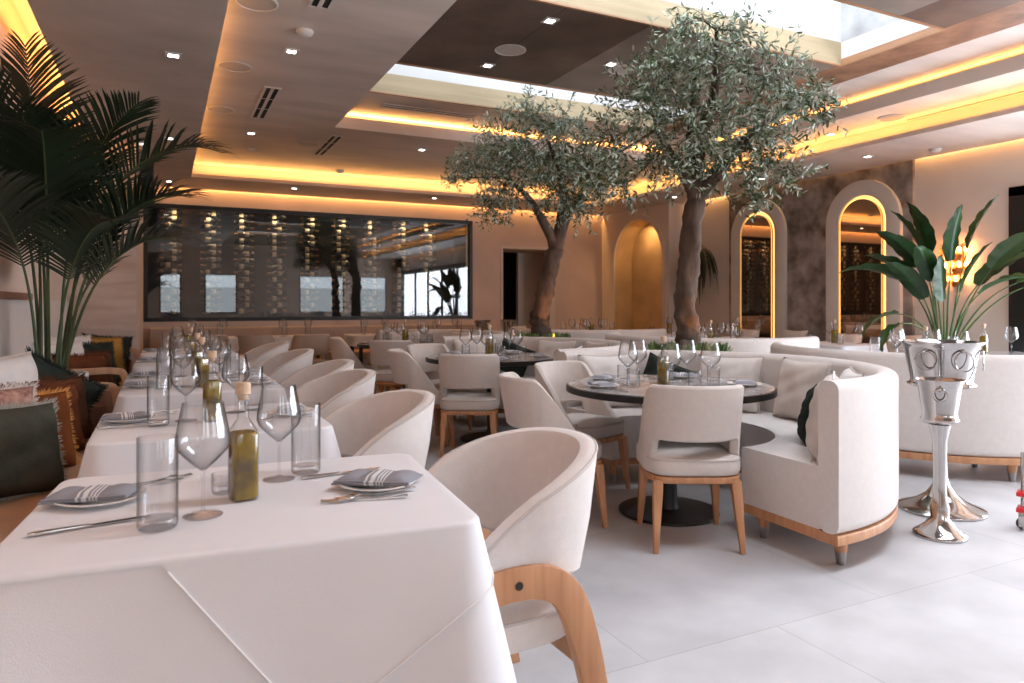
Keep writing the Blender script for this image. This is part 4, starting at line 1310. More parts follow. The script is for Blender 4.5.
# settings on the round tables
ZR = 0.7475
seats = [(250, 'front chair'), (172, 'left chair'), (118, 'far left chair'), (40, 'far sofa'), (-35, 'near sofa')]
for (cx, cy), tn in zip(RT, RTN):
    for a, sn in seats:
        ar = radians(a)
        px, py = cx + 0.43 * cos(ar), cy + 0.43 * sin(ar)
        rz = ar + pi / 2
        put(plate_nd, 'white plate at the %s place of %s' % (sn, tn), 'plate', px, py, 0, ZR, 'plates on ' + tn)
        put(napkin_nd, 'folded grey napkin at the %s place of %s' % (sn, tn), 'napkin', px, py, rz, ZR + 0.013, 'napkins on ' + tn)
        put(fork_nd, 'steel fork at the %s place of %s' % (sn, tn), 'fork', cx + 0.44 * cos(ar - 0.32), cy + 0.44 * sin(ar - 0.32), ar + pi / 2 - 0.3 + pi / 2, ZR, 'forks on ' + tn)
        put(knife_nd, 'steel knife at the %s place of %s' % (sn, tn), 'knife', cx + 0.44 * cos(ar + 0.32), cy + 0.44 * sin(ar + 0.32), ar + 0.3 + pi, ZR, 'knives on ' + tn)
        put(wine_g, 'clear wine glass at the %s place of %s' % (sn, tn), 'wine glass', cx + 0.24 * cos(ar - 0.28), cy + 0.24 * sin(ar - 0.28), 0, ZR, 'wine glasses on ' + tn)
        put(tumb_s, 'short clear tumbler at the %s place of %s' % (sn, tn), 'tumbler', cx + 0.27 * cos(ar + 0.22), cy + 0.27 * sin(ar + 0.22), 0, ZR, 'tumblers on ' + tn)
    put(oil_nd, 'olive oil bottle standing in the middle of %s' % tn, 'bottle', cx - 0.02, cy + 0.02, 0.5, ZR, 'olive oil bottles')

# cushions on the banquettes
p_lin = pillow(0.42, 0.41, 0.15, 'pil_linen', 'linen', None, 'linen_white')
p_lw = pillow(0.47, 0.40, 0.15, 'pil_lw', 'linen_white', None, 'linen')
p_vd = pillow(0.36, 0.33, 0.13, 'pil_vd', 'velvet_dark', None, 'velvet_dark')


def sofa_cushion(nd, l, c, ang, r, twist=0, roll=0, z=0.462, lean=-13):
    a = radians(ang)
    x, y = c[0] + r * cos(a), c[1] + r * sin(a)
    o = place(nd, l, 'cushion', (x, y, z), group='cushions on the curved banquettes')
    yaw = ang - 90 + twist          # local -Y looks to the centre of the ring, the top leans outward
    o.rotation_euler = (Matrix.Rotation(radians(yaw), 3, 'Z') @ Matrix.Rotation(radians(lean), 3, 'X') @ Matrix.Rotation(radians(roll), 3, 'Y')).to_euler()


for i, (cx, cy) in enumerate(RT):
    c = (cx + 0.10, cy + 0.06)
    b = ('the near curved banquette', 'the middle curved banquette', 'the far curved banquette')[i]
    if i < 2:
        sofa_cushion(p_lin, 'natural linen cushion at the near end of %s' % b, c, -79, 0.905, 28, 0, lean=-10)
        sofa_cushion(p_vd, 'dark green velvet cushion behind the end linen one on %s' % b, c, -55, 0.73, 5, 0, lean=-15)
        sofa_cushion(p_lw, 'white linen cushion next to the dark green one on %s' % b, c, -44, 0.90)
        sofa_cushion(p_lin, 'natural linen cushion right of the tabletop on %s' % b, c, -6, 0.905)
        sofa_cushion(p_vd, 'dark green velvet cushion leaning at the far side of %s' % b, c, 60, 0.84, 0, 24, z=0.50)
    sofa_cushion(p_lw, 'white linen cushion in the right back curve of %s' % b, c, 28, 0.905)
    sofa_cushion(p_lw, 'white linen cushion at the far end of %s' % b, c, 80, 0.905)

# ------------------------------------------------------------------ right side: banquettes turned away, more tables
RR = [(5.78, 3.82), (5.78, 6.45), (5.78, 9.05)]
banr_nd = make_banquette(radians(122), radians(300), R=1.22, nm='_r', ri=0.62)
RRN = ['the round table behind the ice buckets', 'the second round table on the right', 'the third round table on the right']
for i, (x, y) in enumerate(RR):
    place(rt_nd, 'dark round table inside ' + ('the sofa behind the ice buckets', 'the second sofa of the right side', 'the third sofa of the right side')[i], 'table', (x, y, 0), group='round tables on the right')
    place(banr_nd, ('cream curved banquette with its back to us behind the silver ice buckets', 'cream curved banquette with its back to us before the arched mirrors', 'cream curved banquette farthest on the right before the niche')[i], 'sofa', (x, y, 0), group='curved banquettes on the right side')
    for a, sn in ((150, 'left'), (210, 'near left'), (270, 'near'), (60, 'far'), (0, 'right')):
        ar = radians(a)
        put(tumb_t if a != 270 else tumb_s, 'clear tumbler at the %s side of %s' % (sn, RRN[i]), 'tumbler', x + 0.40 * cos(ar), y + 0.40 * sin(ar), 0, ZR, 'tumblers on ' + RRN[i])
        put(wine_g, 'clear wine glass at the %s side of %s' % (sn, RRN[i]), 'wine glass', x + 0.28 * cos(ar + 0.3), y + 0.28 * sin(ar + 0.3), 0, ZR, 'wine glasses on ' + RRN[i])
    put(oil_nd, 'olive oil bottle on %s' % RRN[i], 'bottle', x + 0.03, y, 0.3, ZR, 'olive oil bottles')
# wall tables under the mirrors
for i, (x, y) in enumerate(((7.25, 5.9), (7.25, 7.5), (7.25, 9.0))):
    nm = ('the cloth table before the nearer arched mirror', 'the cloth table between the arched mirrors', 'the cloth table before the hanging fern')[i]
    place(make_rect_table(0.72, 0.82), 'oak table hidden under ' + ('the cloth before the nearer arched mirror', 'the cloth between the arched mirrors', 'the cloth before the hanging fern')[i], 'table', (x, y, 0), group='tables along the right wall')
    place(Node('tablecloth', cloth_mb(0.76, 0.86, 0.744, lambda a, b: 0.45, seed=20 + i).mesh('rcloth_%d' % i, 'cloth', ang=80)), 'white tablecloth on %s' % nm[4:], 'tablecloth', (x, y, 0), group='white tablecloths along the right wall')
    for k, (dx, dy) in enumerate(((-0.18, -0.22), (0.18, -0.2), (-0.18, 0.22), (0.18, 0.22))):
        sn = ('near left', 'near right', 'far left', 'far right')[k]
        put(wine_g if k % 2 else tumb_s, 'clear %s, %s, on %s' % ('wine glass' if k % 2 else 'tumbler', sn, nm), 'glass', x + dx, y + dy, group='glasses on ' + nm)
    put(oil_nd, 'olive oil bottle on %s' % nm, 'bottle', x, y, 0.2, group='olive oil bottles')
    place(din_nd, 'cream dining chair at %s' % nm, 'chair', (x - 0.62, y, 0), face_dir(1, 0), 'cream dining chairs along the right wall')
rb = Node('upholstered_bench', None, [Node('base', MB().box(7.72, 8.24, 5.2, 9.7, 0.0, 0.32).mesh('rb_base', 'fabric', bevel=0.01)),
                               Node('seat', MB().box(7.68, 8.24, 5.2, 9.7, 0.32, 0.455).mesh('rb_seat', 'fabric_white', bevel=0.03, seg=4))])
place(rb, 'cream bench seat along the right wall under the arched mirrors', 'bench', (0, 0, 0))
for x, y, l in ((7.95, 5.55, 'linen cushion on the right wall bench nearest the paddle plant'), (7.95, 6.35, 'white cushion on the right wall bench under the nearer arched mirror'),
                (7.95, 7.2, 'linen cushion on the right wall bench between the mirrors'), (7.95, 8.1, 'white cushion on the right wall bench under the farther arched mirror'), (7.95, 9.1, 'linen cushion on the right wall bench beside the fern')):
    o = place(p_lin if 'linen' in l else p_lw, l, 'cushion', (x, y, 0.452), group='cushions on the right wall bench')
    o.rotation_euler = (Matrix.Rotation(radians(-90), 3, 'Z') @ Matrix.Rotation(radians(-14), 3, 'X')).to_euler()
# small dark table at the right edge of the picture
place(make_round_table(0.36, '_s'), 'small dark round table at the right edge below the paddle plant', 'table', (7.25, 4.0, 0), group='round tables on the right')
put(oil_nd, 'olive oil bottle on the small dark table at the right edge', 'bottle', 7.12, 4.1, 0.2, ZR, 'olive oil bottles')
put(wine_g, 'clear wine glass on the small dark table at the right edge', 'wine glass', 7.3, 3.95, 0, ZR, 'wine glasses at the right edge')
put(tumb_s, 'short clear tumbler on the small dark table at the right edge', 'tumbler', 7.1, 4.22, 0, ZR, 'tumblers at the right edge')

# ------------------------------------------------------------------ back wall seating under the wine window
bb = Node('upholstered_bench', None, [Node('base', MB().box(-0.2, 5.2, 11.35, 11.95, 0.0, 0.32).mesh('bb_base', 'fabric_tan', bevel=0.01)),
                               Node('seat', MB().box(-0.2, 5.2, 11.32, 11.95, 0.32, 0.455).mesh('bb_seat', 'tan_leather', bevel=0.03, seg=4)),
                               Node('backrest', MB().box(-0.2, 5.2, 11.82, 11.96, 0.44, 0.86).mesh('bb_back', 'fabric_tan', bevel=0.03, seg=4))])
place(bb, 'long tan bench against the back wall under the wine window', 'bench', (0, 0, 0))
for i, x in enumerate((0.55, 1.75, 2.95, 4.15)):
    nm = ('the left end table under the wine window', 'the second table under the wine window', 'the third table under the wine window', 'the right end table under the wine window')[i]
    place(make_rect_table(0.74, 0.74), 'small oak table, %s' % nm[4:], 'table', (x, 10.85, 0), group='tables under the wine window')
    place(Node('tablecloth', cloth_mb(0.78, 0.78, 0.744, lambda a, b: 0.16, seed=30 + i).mesh('bcloth_%d' % i, 'cloth', ang=80)), 'white tablecloth on %s' % nm[4:], 'tablecloth', (x, 10.85, 0), group='white tablecloths under the wine window')
    for k, (dx, dy) in enumerate(((-0.2, -0.15), (0.15, -0.2), (-0.12, 0.2), (0.22, 0.15))):
        put(wine_g if k in (0, 3) else tumb_t, 'clear %s at the %s of %s' % ('wine glass' if k in (0, 3) else 'tumbler', ('near left', 'near right', 'far left', 'far right')[k], nm), 'glass', x + dx, 10.85 + dy, group='glasses on ' + nm)
    place(din_tan, 'tan dining chair, back to us, at %s' % nm, 'chair', (x, 10.15 - (0.4 if i == 1 else 0), 0), radians((-12, 4, 8, -6)[i]), 'tan dining chairs under the wine window')
place(din_tan, 'tan dining chair turned sideways before the second table under the wine window', 'chair', (1.15, 9.75, 0), radians(-35), 'tan dining chairs under the wine window')

# ------------------------------------------------------------------ silver ice buckets


def ring_handle(x, y, z, r, nx, ny):
    tx, ty = -ny, nx
    pts = [(x + tx * r * cos(2 * pi * i / 24) + nx * 0.004, y + ty * r * cos(2 * pi * i / 24) + ny * 0.004, z + r * sin(2 * pi * i / 24)) for i in range(24)]
    P = [Vector(p) for p in pts]
    rows = []
    nrm = Vector((nx, ny, 0))
    for i in range(24):
        t = (P[(i + 1) % 24] - P[i - 1]).normalized()
        u = nrm.cross(t)
        rows.append([P[i] + nrm * 0.0045 * cos(q * pi / 3) + u * 0.0045 * sin(q * pi / 3) for q in range(6)])
    return MB().grid(rows, cu=True, cv=True)


def make_bucket(nm, zb, zt, rt, rb, base_r, hang, ringr):
    # bowl, stand with trumpet foot, ring handles with bosses
    p = []
    H = zt - zb
    out = [(0.0001, zb - 0.012), (rb * 0.5, zb - 0.010), (rb * 0.97, zb - 0.002), (rb * 1.10, zb + 0.010), (rb * 1.10, zb + 0.018), (rb, zb + 0.026), (rb * 0.985, zb + 0.05), (rb + (rt * 0.86 - rb) * 0.5, zb + H * 0.52),
           (rt * 0.86, zb + H * 0.82), (rt * 0.91, zb + H * 0.92), (rt, zt - 0.004), (rt, zt), (rt * 0.97, zt), (rt * 0.84, zb + H * 0.84), (rb * 0.96, zb + 0.04), (0.0001, zb + 0.03)]
    foot = [(0.0001, 0.0), (base_r * 0.985, 0.0), (base_r, 0.006), (base_r, 0.014), (base_r * 0.96, 0.021), (base_r * 0.80, 0.033), (base_r * 0.55, 0.062), (base_r * 0.34, 0.10), (0.047, 0.15), (0.034, 0.20), (0.031, 0.30), (0.034, zb - 0.10), (0.045, zb - 0.05), (0.052, zb - 0.012), (0.0001, zb - 0.010)]
    kids = [Node('bowl', MB().lathe(out, 64).mesh(nm + '_bowl', 'chrome', ang=50)), Node('pedestal', MB().lathe(foot, 64).mesh(nm + '_foot', 'chrome', ang=50))]
    for a in hang:
        ar = radians(a)
        nx, ny = cos(ar), sin(ar)
        z = zb + H * 0.80
        r = rt * 0.85
        x, y = nx * (r + 0.006), ny * (r + 0.006)
        boss = MB().tube([(nx * (r - 0.02), ny * (r - 0.02), z), (nx * (r + 0.012), ny * (r + 0.012), z)], 0.012, 12)
        kids.append(Node('ring_handle', ring_handle(x + nx * 0.004, y + ny * 0.004, z - ringr, ringr, nx, ny).mesh(nm + '_ring', 'chrome'), [Node('boss', boss.mesh(nm + '_boss', 'chrome'))]))
    return Node('ice_bucket_stand', None, kids)


place(make_bucket('bk_small', 0.60, 0.825, 0.118, 0.082, 0.128, (213, 33), 0.032), 'narrow silver ice bucket on a slim pedestal, standing in front of the wide one', 'ice bucket', (3.66, 2.33, 0), group='silver ice bucket stands')
place(make_bucket('bk_wide', 0.735, 1.0, 0.228, 0.165, 0.235, (190, 245, 300, 60), 0.055), 'wide silver ice bucket on a broad trumpet foot behind the narrow one', 'ice bucket', (4.13, 2.62, 0), group='silver ice bucket stands')
# far pair on the table by the wine window end
place(make_bucket('bk_far', 0.74, 0.97, 0.14, 0.10, 0.16, (220, 300), 0.035), 'silver ice bucket stand on the left before the wine window corner', 'ice bucket', (4.42, 10.0, 0), group='far silver ice buckets')
place(make_bucket('bk_far2', 0.74, 0.97, 0.14, 0.10, 0.16, (220, 300), 0.035), 'silver ice bucket stand on the right before the back doorway', 'ice bucket', (4.9, 10.05, 0), group='far silver ice buckets')

# chrome caster with red fittings at the right edge
kids = [Node('stem', MB().tube([(0, 0, 0.0), (0, 0, 0.42)], 0.013, 12).mesh('cs_stem', 'chrome')),
        Node('collar', MB().box(-0.05, 0.05, -0.03, 0.03, 0.10, 0.125).mesh('cs_collar', 'red', bevel=0.006), label='lower red plastic collar'),
        Node('collar', MB().box(-0.045, 0.05, -0.03, 0.03, 0.185, 0.21).mesh('cs_collar2', 'red', bevel=0.006), label='upper red plastic collar'),
        Node('fork', MB().box(-0.03, -0.022, -0.02, 0.02, 0.02, 0.10).box(0.022, 0.03, -0.02, 0.02, 0.02, 0.10).mesh('cs_fork', 'chrome', bevel=0.002)),
        Node('wheel', MB().tube([(-0.012, 0, 0.035), (0.012, 0, 0.035)], 0.034, 24).mesh('cs_wheel', 'rubber', bevel=0.004))]
place(Node('rolling_stand', None, kids), 'chrome rolling stand leg with red plastic collars at the right edge', 'stand', (4.16, 2.19, 0), 0.4)

# ------------------------------------------------------------------ plants


def frond_mb(p0, az, el, L, droop, nl=34, lw=0.016, ll=0.42, start=0.22, rnd=None, bare=True, twist=0.0, hang=0.35, srad=0.012, pw=1.7, wall=None):
    """one feather palm frond: arching rachis with leaflets both sides"""
    rnd = rnd or random
    d = Vector((cos(az) * cos(el), sin(az) * cos(el), sin(el)))
    side = Vector((-sin(az), cos(az), 0))
    P = []
    p = Vector(p0)
    n = 26
    for i in range(n + 1):
        P.append(p.copy())
        f = i / n
        e = el - droop * f ** pw
        d = Vector((cos(az) * cos(e), sin(az) * cos(e), sin(e)))
        p = p + d * (L / n)
    stem = MB().tube(P, [srad * (1 - 0.82 * i / n) for i in range(n + 1)], 6)
    lf = MB()
    for k in range(nl):
        f = start + (1 - start) * k / (nl - 1)
        x = f * n
        i = min(int(x), n - 1)
        q = P[i].lerp(P[i + 1], x - i)
        t = (P[i + 1] - P[i]).normalized()
        up = side.cross(t).normalized()
        if up.z < 0:
            up = -up
        g = (f - start) / (1 - start)
        l = ll * (0.45 + 0.75 * sin(pi * min(1, 0.12 + 0.80 * g)))* (1 - 0.45 * g ** 3)
        fw = 0.55 + 0.85 * g
        for s in (-1, 1):
            dr = (side * s * 1.0 + t * fw + up * (0.30 + twist * s)).normalized()
            dr.rotate(Euler((rnd.uniform(-.06, .06), rnd.uniform(-.06, .06), rnd.uniform(-.06, .06))))
            w = lw * (0.7 + 0.5 * sin(pi * g)) 
            wv = dr.cross(up).normalized() * w
            rows = []
            c = q.copy()
            dd = dr.copy()
            m = 4
            for j in range(m + 1):
                ff = j / m
                ww = wv * (0.35 + 0.65 * sin(pi * (0.25 + 0.6 * ff))) if j < m else wv * 0.04
                if wall is not None and c.x < wall:
                    c.x = wall
                rows.append([c - ww, c, c + ww])
                dd = (dd + Vector((0, 0, -hang * 0.55 * ff))).normalized()
                c = c + dd * (l / m)
            lf.grid([[r[0], r[2]] for r in rows])
    return stem, lf


def kentia():
    rnd = random.Random(5)
    kids = []
    zr = 0.76
    outer = [(0.0001, 0.0), (0.19, 0.0), (0.20, 0.01), (0.225, zr - 0.02), (0.225, zr), (0.205, zr), (0.20, zr - 0.05), (0.0001, zr - 0.05)]
    kids.append(Node('planter', MB().lathe(outer, 48).mesh('palm_planter', 'pot', ang=40)))
    kids.append(Node('soil', MB().lathe([(0.0001, zr - 0.035), (0.201, zr - 0.04)], 32).mesh('palm_soil', 'soil')))
    F = [  # azimuth, elevation, length, droop, leaflet length, exponent
        (-110, 89, 2.12, 0.22, 0.40, 2.0), (-125, 87, 1.95, 0.75, 0.40, 2.0), (-28, 86, 2.15, 2.0, 0.38, 2.3), (-32, 80, 1.68, 1.75, 0.38, 2.4), (-85, 84, 1.95, 1.7, 0.38, 2.2),
        (-20, 76, 1.40, 1.75, 0.34, 2.4), (-60, 79, 1.45, 1.8, 0.34, 2.3), (30, 84, 1.85, 1.7, 0.36, 2.2), (-110, 82, 1.6, 1.7, 0.36, 2.2), (-95, 87, 1.75, 0.9, 0.40, 2.0),
        (10, 80, 1.35, 1.7, 0.34, 2.3), (-50, 87, 2.0, 1.2, 0.38, 2.2)]
    for k, (az, el, L, dr, ll, pw) in enumerate(F):
        a = radians(az)
        r = 0.04 + 0.08 * rnd.random()
        st, lf = frond_mb((r * cos(a), r * sin(a), zr - 0.05), a, radians(el), L, dr, nl=44, ll=ll, start=0.48, rnd=rnd, lw=0.0085, hang=0.42, srad=0.013, pw=pw, wall=-0.25)
        kids.append(Node('frond', lf.mesh('palm_frond', 'palm', double=True, ang=90), [Node('rachis', st.mesh('palm_rachis', 'stem'))]))
    return Node('potted_palm', None, kids)


place(kentia(), 'tall dark feather palm in a white planter by the left wall', 'plant', (-0.68, 5.52, 0))


def paddle_leaf(p0, az, el, L, droop, leafL, w, rnd, nm, roll=0.0):
    n = 20
    p = Vector(p0)
    P = []
    for i in range(n + 1):
        P.append(p.copy())
        f = i / n
        e = el - droop * f ** 2
        p = p + Vector((cos(az) * cos(e), sin(az) * cos(e), sin(e))) * (L / n)
    st = MB().tube(P, [0.014 * (1 - 0.6 * i / n) for i in range(n + 1)], 8)
    rows = []
    t = (P[-1] - P[-2]).normalized()
    side = Vector((-sin(az), cos(az), 0))
    side.rotate(Matrix.Rotation(roll, 3, t))
    c = P[-1].copy()
    m = 14
    e = el - droop
    for j in range(m + 1):
        f = j / m
        ww = w * (sin(pi * min(1, 0.06 + 0.94 * f) ** 0.75) ** 0.8 if f < 1 else 0.0) + 0.003
        tt = Vector((cos(az) * cos(e), sin(az) * cos(e), sin(e)))
        up = side.cross(tt).normalized()
        if up.z < 0:
            up = -up
        r = []
        for q in range(-4, 5):
            g = q / 4
            r.append(c + side * ww * g + up * (abs(g) * ww * 0.35 + 0.010 * sin(9 * f * 3 + q) * abs(g)))
        rows.append(r)
        e -= 0.75 * droop / m + 0.02
        c = c + tt * (leafL / m)
    lf = MB().grid(rows)
    return Node('leaf', lf.mesh(nm, 'banana', double=True, ang=90), [Node('stalk', st.mesh(nm + '_stalk', 'banana_stem'))])


def paddle_plant():
    rnd = random.Random(3)
    zr = 0.72
    kids = [Node('planter', MB().lathe([(0.0001, 0), (0.17, 0), (0.18, 0.01), (0.20, zr), (0.18, zr), (0.175, zr - 0.05), (0.0001, zr - 0.05)], 40).mesh('pp_pot', 'pot', ang=40)),
            Node('soil', MB().lathe([(0.0001, zr - 0.035), (0.178, zr - 0.04)], 32).mesh('pp_soil', 'soil'))]
    # azimuth is measured from the room's +x
    F = [(150, 76, 0.95, 0.8, 0.66, 0.12, 0.3), (165, 82, 1.0, 0.5, 0.66, 0.105, 0.5), (130, 86, 1.1, 0.25, 0.60, 0.105, 0.2), (-60, 74, 1.0, 0.35, 0.66, 0.12, 1.0), (-70, 66, 1.0, 0.8, 0.66, 0.10, 0.4),
         (-62, 60, 1.0, 0.7, 0.72, 0.10, 0.2), (150, 66, 0.66, 1.2, 0.48, 0.10, 0.2), (170, 76, 0.65, 0.4, 0.66, 0.105, 0.6), (-110, 80, 0.7, 0.3, 0.66, 0.105, 0.9), (-150, 82, 0.60, 0.35, 0.66, 0.105, 1.0),
         (100, 84, 0.9, 0.3, 0.60, 0.105, 0.5), (165, 58, 0.62, 1.3, 0.42, 0.09, 0.1), (-85, 84, 1.15, 0.2, 0.62, 0.105, 0.7), (-165, 80, 0.85, 0.5, 0.62, 0.105, 0.7), (-90, 76, 0.75, 0.7, 0.6, 0.12, 0.3), (120, 87, 1.12, 0.12, 0.62, 0.105, 0.9), (-130, 85, 1.02, 0.2, 0.64, 0.105, 0.5), (160, 78, 0.85, 0.55, 0.64, 0.12, 0.2), (-50, 80, 0.8, 0.5, 0.62, 0.12, 0.6)]
    for k, (az, el, L, dr, ll, w, ro) in enumerate(F):
        a = radians(az)
        kids.append(paddle_leaf((0.05 * cos(a), 0.05 * sin(a), zr - 0.05), a, radians(el), L, dr, ll, w, rnd, 'pp_leaf', ro))
    return Node('bird_of_paradise_plant', None, kids)


place(paddle_plant(), 'green paddle-leaved plant in a pot before the glowing right wall sconce', 'plant', (7.62, 4.80, 0))


def leaf_cloud(mb, p, d, L, w, rnd):
    up = Vector((rnd.uniform(-1, 1), rnd.uniform(-1, 1), rnd.uniform(-0.2, 1.2)))
    s = d.cross(up)
    if s.length < 1e-3:
        return
    s = s.normalized() * w
    n = s.cross(d).normalized() * w * 0.3
    mb.add([p, p + d * L * 0.35 + s + n, p + d * L * 0.75 + s * 0.7 + n, p + d * L, p + d * L * 0.75 - s * 0.7 + n, p + d * L * 0.35 - s + n], [(0, 1, 2, 3), (0, 3, 4, 5)])


def olive_tree(origin, trunk, trad, forks, blobs, sky, seed, dens):
    """coordinates are the room's, made relative to origin"""
    rnd = random.Random(seed)
    O = Vector(origin)
    kids = []
    tp = catmull(trunk, 8)
    r = [trad[0] + (trad[1] - trad[0]) * i / (len(tp) - 1) for i in range(len(tp))]
    r = [q * (1 + 0.10 * sin(i * 1.3) + 0.06 * sin(i * 2.9)) for i, q in enumerate(r)]
    r[0] *= 1.25
    r[1] *= 1.12
    bark = MB()
    rows = []
    for i, p in enumerate(tp):
        row = []
        for k in range(14):
            a = 2 * pi * k / 14
            rr = r[i] * (1 + 0.12 * sin(3 * a + i * 0.5) + 0.06 * sin(5 * a - i * 0.8))
            row.append((p.x - O.x + rr * cos(a), p.y - O.y + rr * sin(a), p.z - O.z))
        rows.append(row)
    bark.grid(rows, cv=True, cap=True)
    kids.append(Node('trunk', bark.mesh('olive_trunk_%d' % seed, 'bark', ang=80)))
    top = tp[-1] - O
    tips = []
    for fk in forks:
        c = catmull([top + Vector((0, 0, -0.12))] + [Vector(q) - O for q in fk], 6)
        n = len(c)
        bm = MB().tube(c, [r[-1] * 0.78 * (1 - 0.8 * i / (n - 1)) for i in range(n)], 9)
        kids.append(Node('branch', bm.mesh('olive_branch', 'bark', ang=80)))
        tips += [c[int(n * 0.45)], c[int(n * 0.75)], c[-1]]
    tw, lf = MB(), MB()
    for bx, by, bz, br in blobs:
        c = Vector((bx, by, bz)) - O
        near = min(tips, key=lambda q: (q - c).length)
        mid = near.lerp(c, 0.5) + Vector((rnd.uniform(-.05, .05), rnd.uniform(-.05, .05), rnd.uniform(-.03, .06)))
        tw.tube(catmull([near, mid, c], 4), [0.014 - 0.001 * i for i in range(9)], 5)
        for k in range(int(dens * (br / 0.3) ** 2)):
            while True:
                d = Vector((rnd.uniform(-1, 1), rnd.uniform(-1, 1), rnd.uniform(-1, 1)))
                if 0.2 < d.length < 1:
                    break
            p = c + d * br * 0.95
            dirv = (d + Vector((rnd.uniform(-.6, .6), rnd.uniform(-.6, .6), rnd.uniform(-.5, .6)))).normalized()
            s0 = c + d * br * 0.35
            L = rnd.uniform(0.16, 0.30)
            pts = []
            q = p - dirv * L * 0.6
            ok = True
            m = 6
            for j in range(m + 1):
                pts.append(q.copy())
                dirv = (dirv + Vector((rnd.uniform(-.18, .18), rnd.uniform(-.18, .18), rnd.uniform(-.22, .12)))).normalized()
                q = q + dirv * (L / m)
            for q in pts:
                w = q + O
                zl = 3.34 if not (sky[0] + 0.05 < w.x < sky[1] - 0.05 and sky[2] + 0.05 < w.y < sky[3] - 0.05) else 4.6
                if w.z > zl - 0.05:
                    ok = False
            if not ok:
                continue
            tw.tube([s0, pts[0], pts[3], pts[6]], [0.004, 0.003, 0.002, 0.001], 3)
            for j in range(m + 1):
                t = (pts[min(j + 1, m)] - pts[max(j - 1, 0)]).normalized()
                for s in range(2):
                    e = Vector((rnd.uniform(-1, 1), rnd.uniform(-1, 1), rnd.uniform(-1, 1)))
                    e = (e - t * e.dot(t))
                    if e.length < 0.05:
                        continue
                    dd = (t * 0.8 + e.normalized()).normalized()
                    leaf_cloud(lf, pts[j], dd, rnd.uniform(0.045, 0.07), rnd.uniform(0.0065, 0.0095), rnd)
    kids.append(Node('twigs', tw.mesh('olive_twigs_%d' % seed, 'twig', double=True)))
    kids.append(Node('foliage', lf.mesh('olive_foliage_%d' % seed, 'olive', double=True, merge=False, ang=90)))
    # planter with ground cover
    z = 0.80
    pl = MB().lathe([(0.0001, 0), (0.33, 0), (0.34, 0.01), (0.36, z - 0.02), (0.36, z), (0.33, z), (0.325, z - 0.06), (0.0001, z - 0.06)], 48)
    kids.append(Node('planter', pl.mesh('olive_planter_%d' % seed, 'pot', ang=40)))
    kids.append(Node('soil', MB().lathe([(0.0001, z - 0.03), (0.326, z - 0.035)], 32).mesh('olive_soil_%d' % seed, 'soil')))
    gc = MB()
    for k in range(420):
        a, rr = rnd.uniform(0, 6.28), 0.11 + 0.24 * sqrt(rnd.random())
        p = Vector((rr * cos(a), rr * sin(a), z - 0.03))
        d = Vector((rnd.uniform(-.6, .6), rnd.uniform(-.6, .6), 1)).normalized()
        leaf_cloud(gc, p, d, rnd.uniform(0.06, 0.13), 0.012, rnd)
    kids.append(Node('ground_cover', gc.mesh('olive_cover_%d' % seed, 'moss', double=True, merge=False)))
    return Node('olive_tree', None, kids)


B1 = [(3.51, 4.12, 3.3, 0.19), (3.88, 3.99, 3.28, 0.21), (3.75, 4.12, 3.07, 0.3), (3.47, 4.42, 3.05, 0.3), (4.16, 3.97, 3.01, 0.29), (3.45, 4.65, 2.83, 0.32), (3.82, 4.36, 2.72, 0.38), (4.32, 4.22, 2.67, 0.36), (4.53, 4.01, 2.88, 0.25),
      (3.29, 4.84, 2.57, 0.26), (3.66, 4.66, 2.4, 0.3), (4.17, 4.52, 2.38, 0.32), (4.51, 4.24, 2.36, 0.28), (4.71, 3.92, 2.78, 0.19), (3.16, 5.02, 2.34, 0.2), (4.36, 4.32, 2.12, 0.16), (3.46, 4.87, 2.22, 0.18)]
B2 = [(3.4, 6.58, 3.26, 0.23), (3.73, 6.41, 3.1, 0.31), (3.21, 6.78, 2.96, 0.34), (3.59, 6.59, 2.86, 0.4), (4.12, 6.44, 2.88, 0.34), (2.96, 7.01, 2.69, 0.26), (3.35, 6.83, 2.56, 0.39), (3.88, 6.67, 2.52, 0.39), (4.21, 6.39, 2.56, 0.3),
      (2.81, 7.09, 2.58, 0.13), (3.19, 7.01, 2.3, 0.24), (4.07, 6.58, 2.3, 0.28)]
place(olive_tree((4.19, 4.94, 0), [(4.19, 4.94, 0.74), (4.165, 4.925, 1.0), (4.14, 4.915, 1.3), (4.15, 4.867, 1.7), (4.12, 4.77, 2.12), (4.10, 4.72, 2.26)], (0.105, 0.078),
                 [[(3.867, 4.726, 2.435), (3.622, 4.68, 2.651)], [(4.022, 4.594, 2.592), (3.925, 4.308, 2.92), (3.75, 4.1, 3.3)], [(4.286, 4.352, 2.569), (4.45, 4.15, 2.75)], [(4.0, 4.7, 2.5), (3.72, 4.3, 3.05)]], B1, SKB, 11, 54),
      'large olive tree with straight dark trunk rising into the near roof light', 'tree', (4.19, 4.94, 0), group='olive trees')
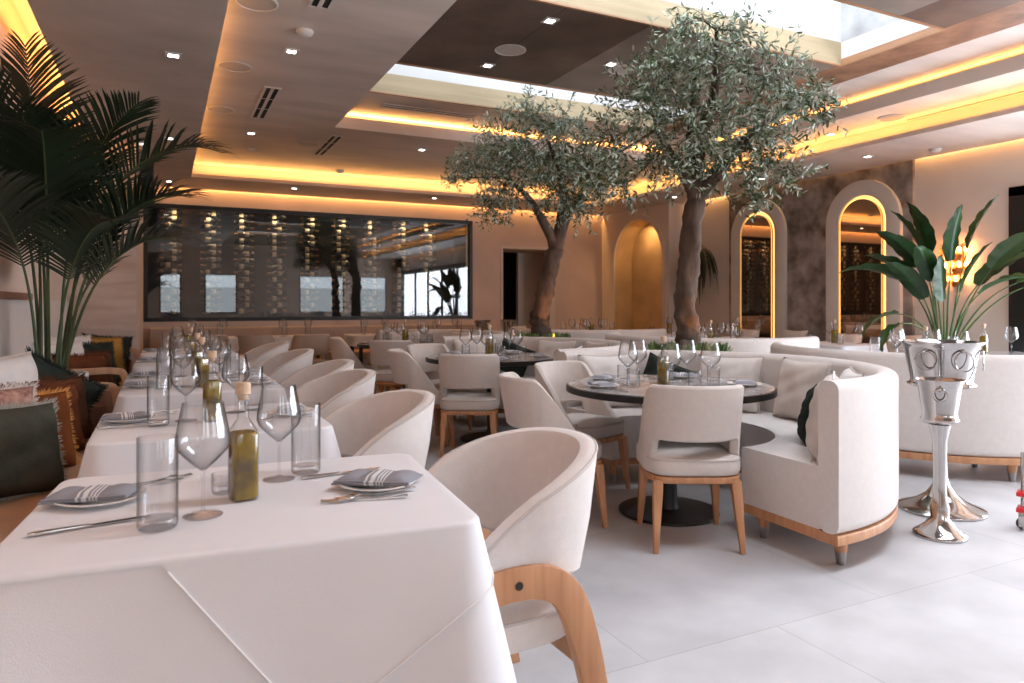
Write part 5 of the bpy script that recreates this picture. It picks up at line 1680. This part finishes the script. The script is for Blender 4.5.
place(olive_tree((4.08, 7.47, 0), [(4.08, 7.47, 0.74), (4.07, 7.475, 0.95), (4.065, 7.473, 1.124), (4.113, 7.337, 1.566), (4.135, 7.23, 1.88), (4.124, 7.165, 2.02)], (0.12, 0.088),
                 [[(3.925, 7.095, 2.128), (3.678, 6.995, 2.385), (3.35, 6.9, 2.6)], [(4.162, 6.979, 2.243), (4.177, 6.637, 2.537)], [(4.05, 6.9, 2.35), (3.878, 6.673, 2.684), (3.6, 6.5, 3.0)]], B2, SKA, 12, 54),
      'smaller olive tree with leaning forked trunk under the far roof light', 'tree', (4.08, 7.47, 0), group='olive trees')
# amber up-lights at the foot of each tree
for x, y in ((4.19, 4.72), (4.12, 7.22)):
    s = D.lights.new('tree_uplight', 'SPOT')
    s.energy = 14
    s.color = (1.0, 0.38, 0.08)
    s.spot_size = radians(60)
    s.shadow_soft_size = 0.03
    o = D.objects.new('tree_uplight', s)
    COL.objects.link(o)
    o.location = (x, y - 0.06, 0.80)
    o.rotation_euler = (radians(180 - 18), 0, 0)


def hanging_fern():
    rnd = random.Random(9)
    kids = [Node('wall_pot', MB().lathe([(0.0001, -0.12), (0.08, -0.11), (0.13, 0.0), (0.12, 0.0), (0.0001, -0.02)], 24).mesh('fern_pot', 'pot'))]
    for k in range(54):
        a = rnd.uniform(0, 2 * pi)
        el = radians(rnd.uniform(40, 85))
        if cos(a) > 0.3:
            a = pi - a
        st, lf = frond_mb((0.05 * cos(a), 0.05 * sin(a), -0.02), a, el, rnd.uniform(0.4, 1.3), rnd.uniform(2.3, 2.7), nl=26, ll=0.065, lw=0.011, start=0.1, rnd=rnd, hang=0.3, srad=0.005, pw=0.30, wall=None)
        kids.append(Node('frond', lf.mesh('fern_frond', 'fern', double=True, ang=90), [Node('rachis', st.mesh('fern_rachis', 'stem'))]))
    return Node('hanging_fern', None, kids)


place(hanging_fern(), 'trailing dark fern on the right wall behind the big olive trunk', 'plant', (8.2, 9.36, 2.12), scale=(0.55, 0.55, 1.0))
